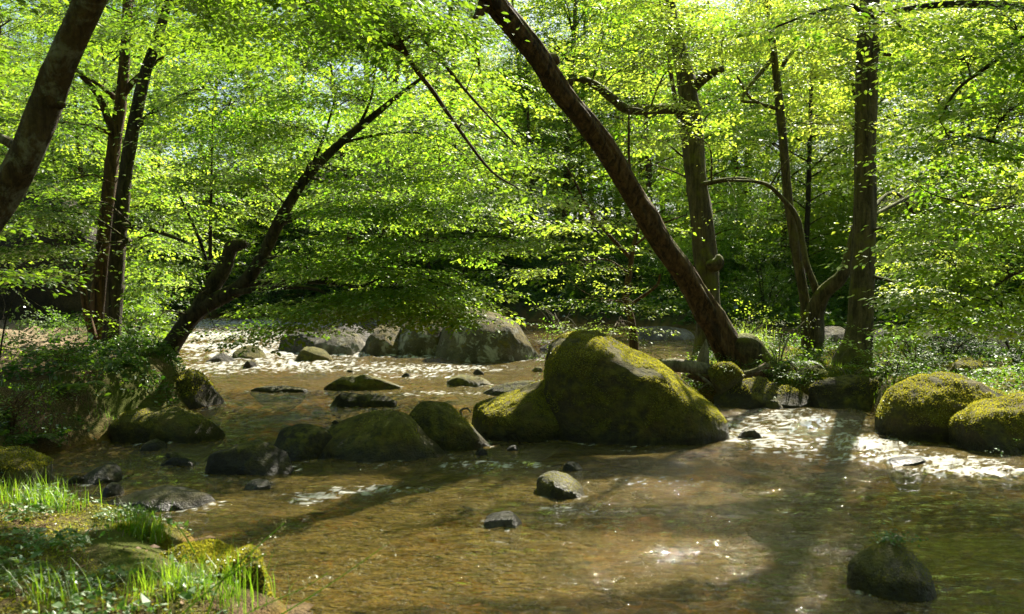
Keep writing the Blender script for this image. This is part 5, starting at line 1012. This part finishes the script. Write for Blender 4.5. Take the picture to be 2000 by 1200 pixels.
def fern(px, py, Y, R_, label, n=9, mat='leaf_mid'):
    x, y = at(px, py, Y)[:2]; z = gz(x, y); org = np.array([x, y, z]); root = empty('fern', org); tag(root, label, 'fern', 'ferns on the banks'); mb = MB(); st = MB()
    for k in range(n):
        a = rng.uniform(0, 6.28); L = R_ * rng.uniform(.7, 1.15); t = np.linspace(0, 1, 26)[:, None]; d = np.array([math.cos(a), math.sin(a), 0]); s_ = np.array([-math.sin(a), math.cos(a), 0])
        C = org + d * L * t + np.array([0, 0, 1.]) * L * (1.1 * t - 1.15 * t ** 2); tube(st, C, np.linspace(.003, .001, 26), 4)
        for sg in (-1, 1):
            l = L * .26 * np.sin(np.pi * np.clip(t[2:, 0], .06, .98)) ** .8 + .006
            mb.add(place_leaves(C[2:], s_ * sg + d * .35 + np.array([0, 0, -.15]) + rng.normal(0, .06, (24, 3)), np.array([0, 0, 1.]) + rng.normal(0, .2, (24, 3)), l, leaf_shape() * [1, .55, 1]).reshape(-1, 3), np.arange(24 * 6).reshape(-1, 6), np.clip(rng.normal(.5, .2, 24), 0, 1))
    st.build('stem', M['bark_pale'], root, origin=org); mb.build('fronds', M[mat], root, origin=org, smooth=False)
fern(60, 830, 9.4, .42, 'fern arching at the top of the left bank near the picture edge'); fern(150, 790, 10.2, .36, 'fern halfway along the top of the left bank'); fern(230, 760, 11.4, .34, 'fern above the wide brown boulder of the left bank')
fern(110, 740, 12.0, .4, 'fern beside the brown branch on the footpath edge'); fern(300, 730, 12.6, .3, 'fern beside the roots of the leaning riverbank tree'); fern(1560, 725, 13.2, .34, 'fern at the island edge below the slim trunk')
fern(1730, 735, 12.8, .36, 'fern at the right foot of the thick island trunk', mat='leaf_bright'); fern(1950, 745, 12.0, .38, 'fern behind the right edge boulder', mat='leaf_bright'); fern(1480, 735, 13.0, .28, 'small fern among the bowed trunk roots'); fern(30, 1130, 4.6, .2, 'small fern in the lower left corner', 7)
# small stones along the waterline
P0 = []
for k in range(3):
    g_ = [(-1 + 2 * i / 6, math.sin(math.pi * (i / 6)) ** .6) for i in range(7)]; cx = 1000; Yk = 8.0; r_ = 26
    ob, _, _ = boulder('stone', 'small wet stone at the waterline among the larger rocks', [(cx + r_ * a, 930 - 20 * b) for a, b in g_], 938, M['rock_dark'] if k else M['rock_moss'], depth=.2, rough=.07, nu=30, nv=28, seed=60 + k, sink=.12, cat='stone', group='small stones along the waterline'); P0.append(ob)
spt = [(-4.35, 10.2), (-4.5, 11.4), (-3.9, 9.6), (-3.5, 8.9), (-2.6, 8.6), (-1.9, 9.0), (-.9, 9.3), (-.4, 9.2), (.1, 9.4), (2.75, 10.3), (3.0, 12.5), (3.8, 12.3), (4.4, 12.4), (-1.3, 10.6), (-2.2, 10.9), (-4.0, 8.0), (-3.4, 7.5), (-2.7, 7.0), (-3.0, 16.2), (-2.0, 15.8), (-.6, 16.0), (.4, 16.4), (-5.0, 17.0), (-5.8, 16.0), (5.3, 9.3), (1.9, 13.2)]
for i, (sx, sy) in enumerate(spt):
    o = P0[i % 3]
    if i >= 3: o = o.copy(); col.objects.link(o)
    sc_ = rng.uniform(.45, 1.25); o.location = (sx + rng.normal(0, .06), sy + rng.normal(0, .06), float(water_z(np.array([sx]), np.array([sy]))[0]) - .02 * sc_); o.rotation_euler = (0, 0, rng.uniform(0, 6.28)); o.scale = (sc_, sc_ * rng.uniform(.8, 1.4), sc_)
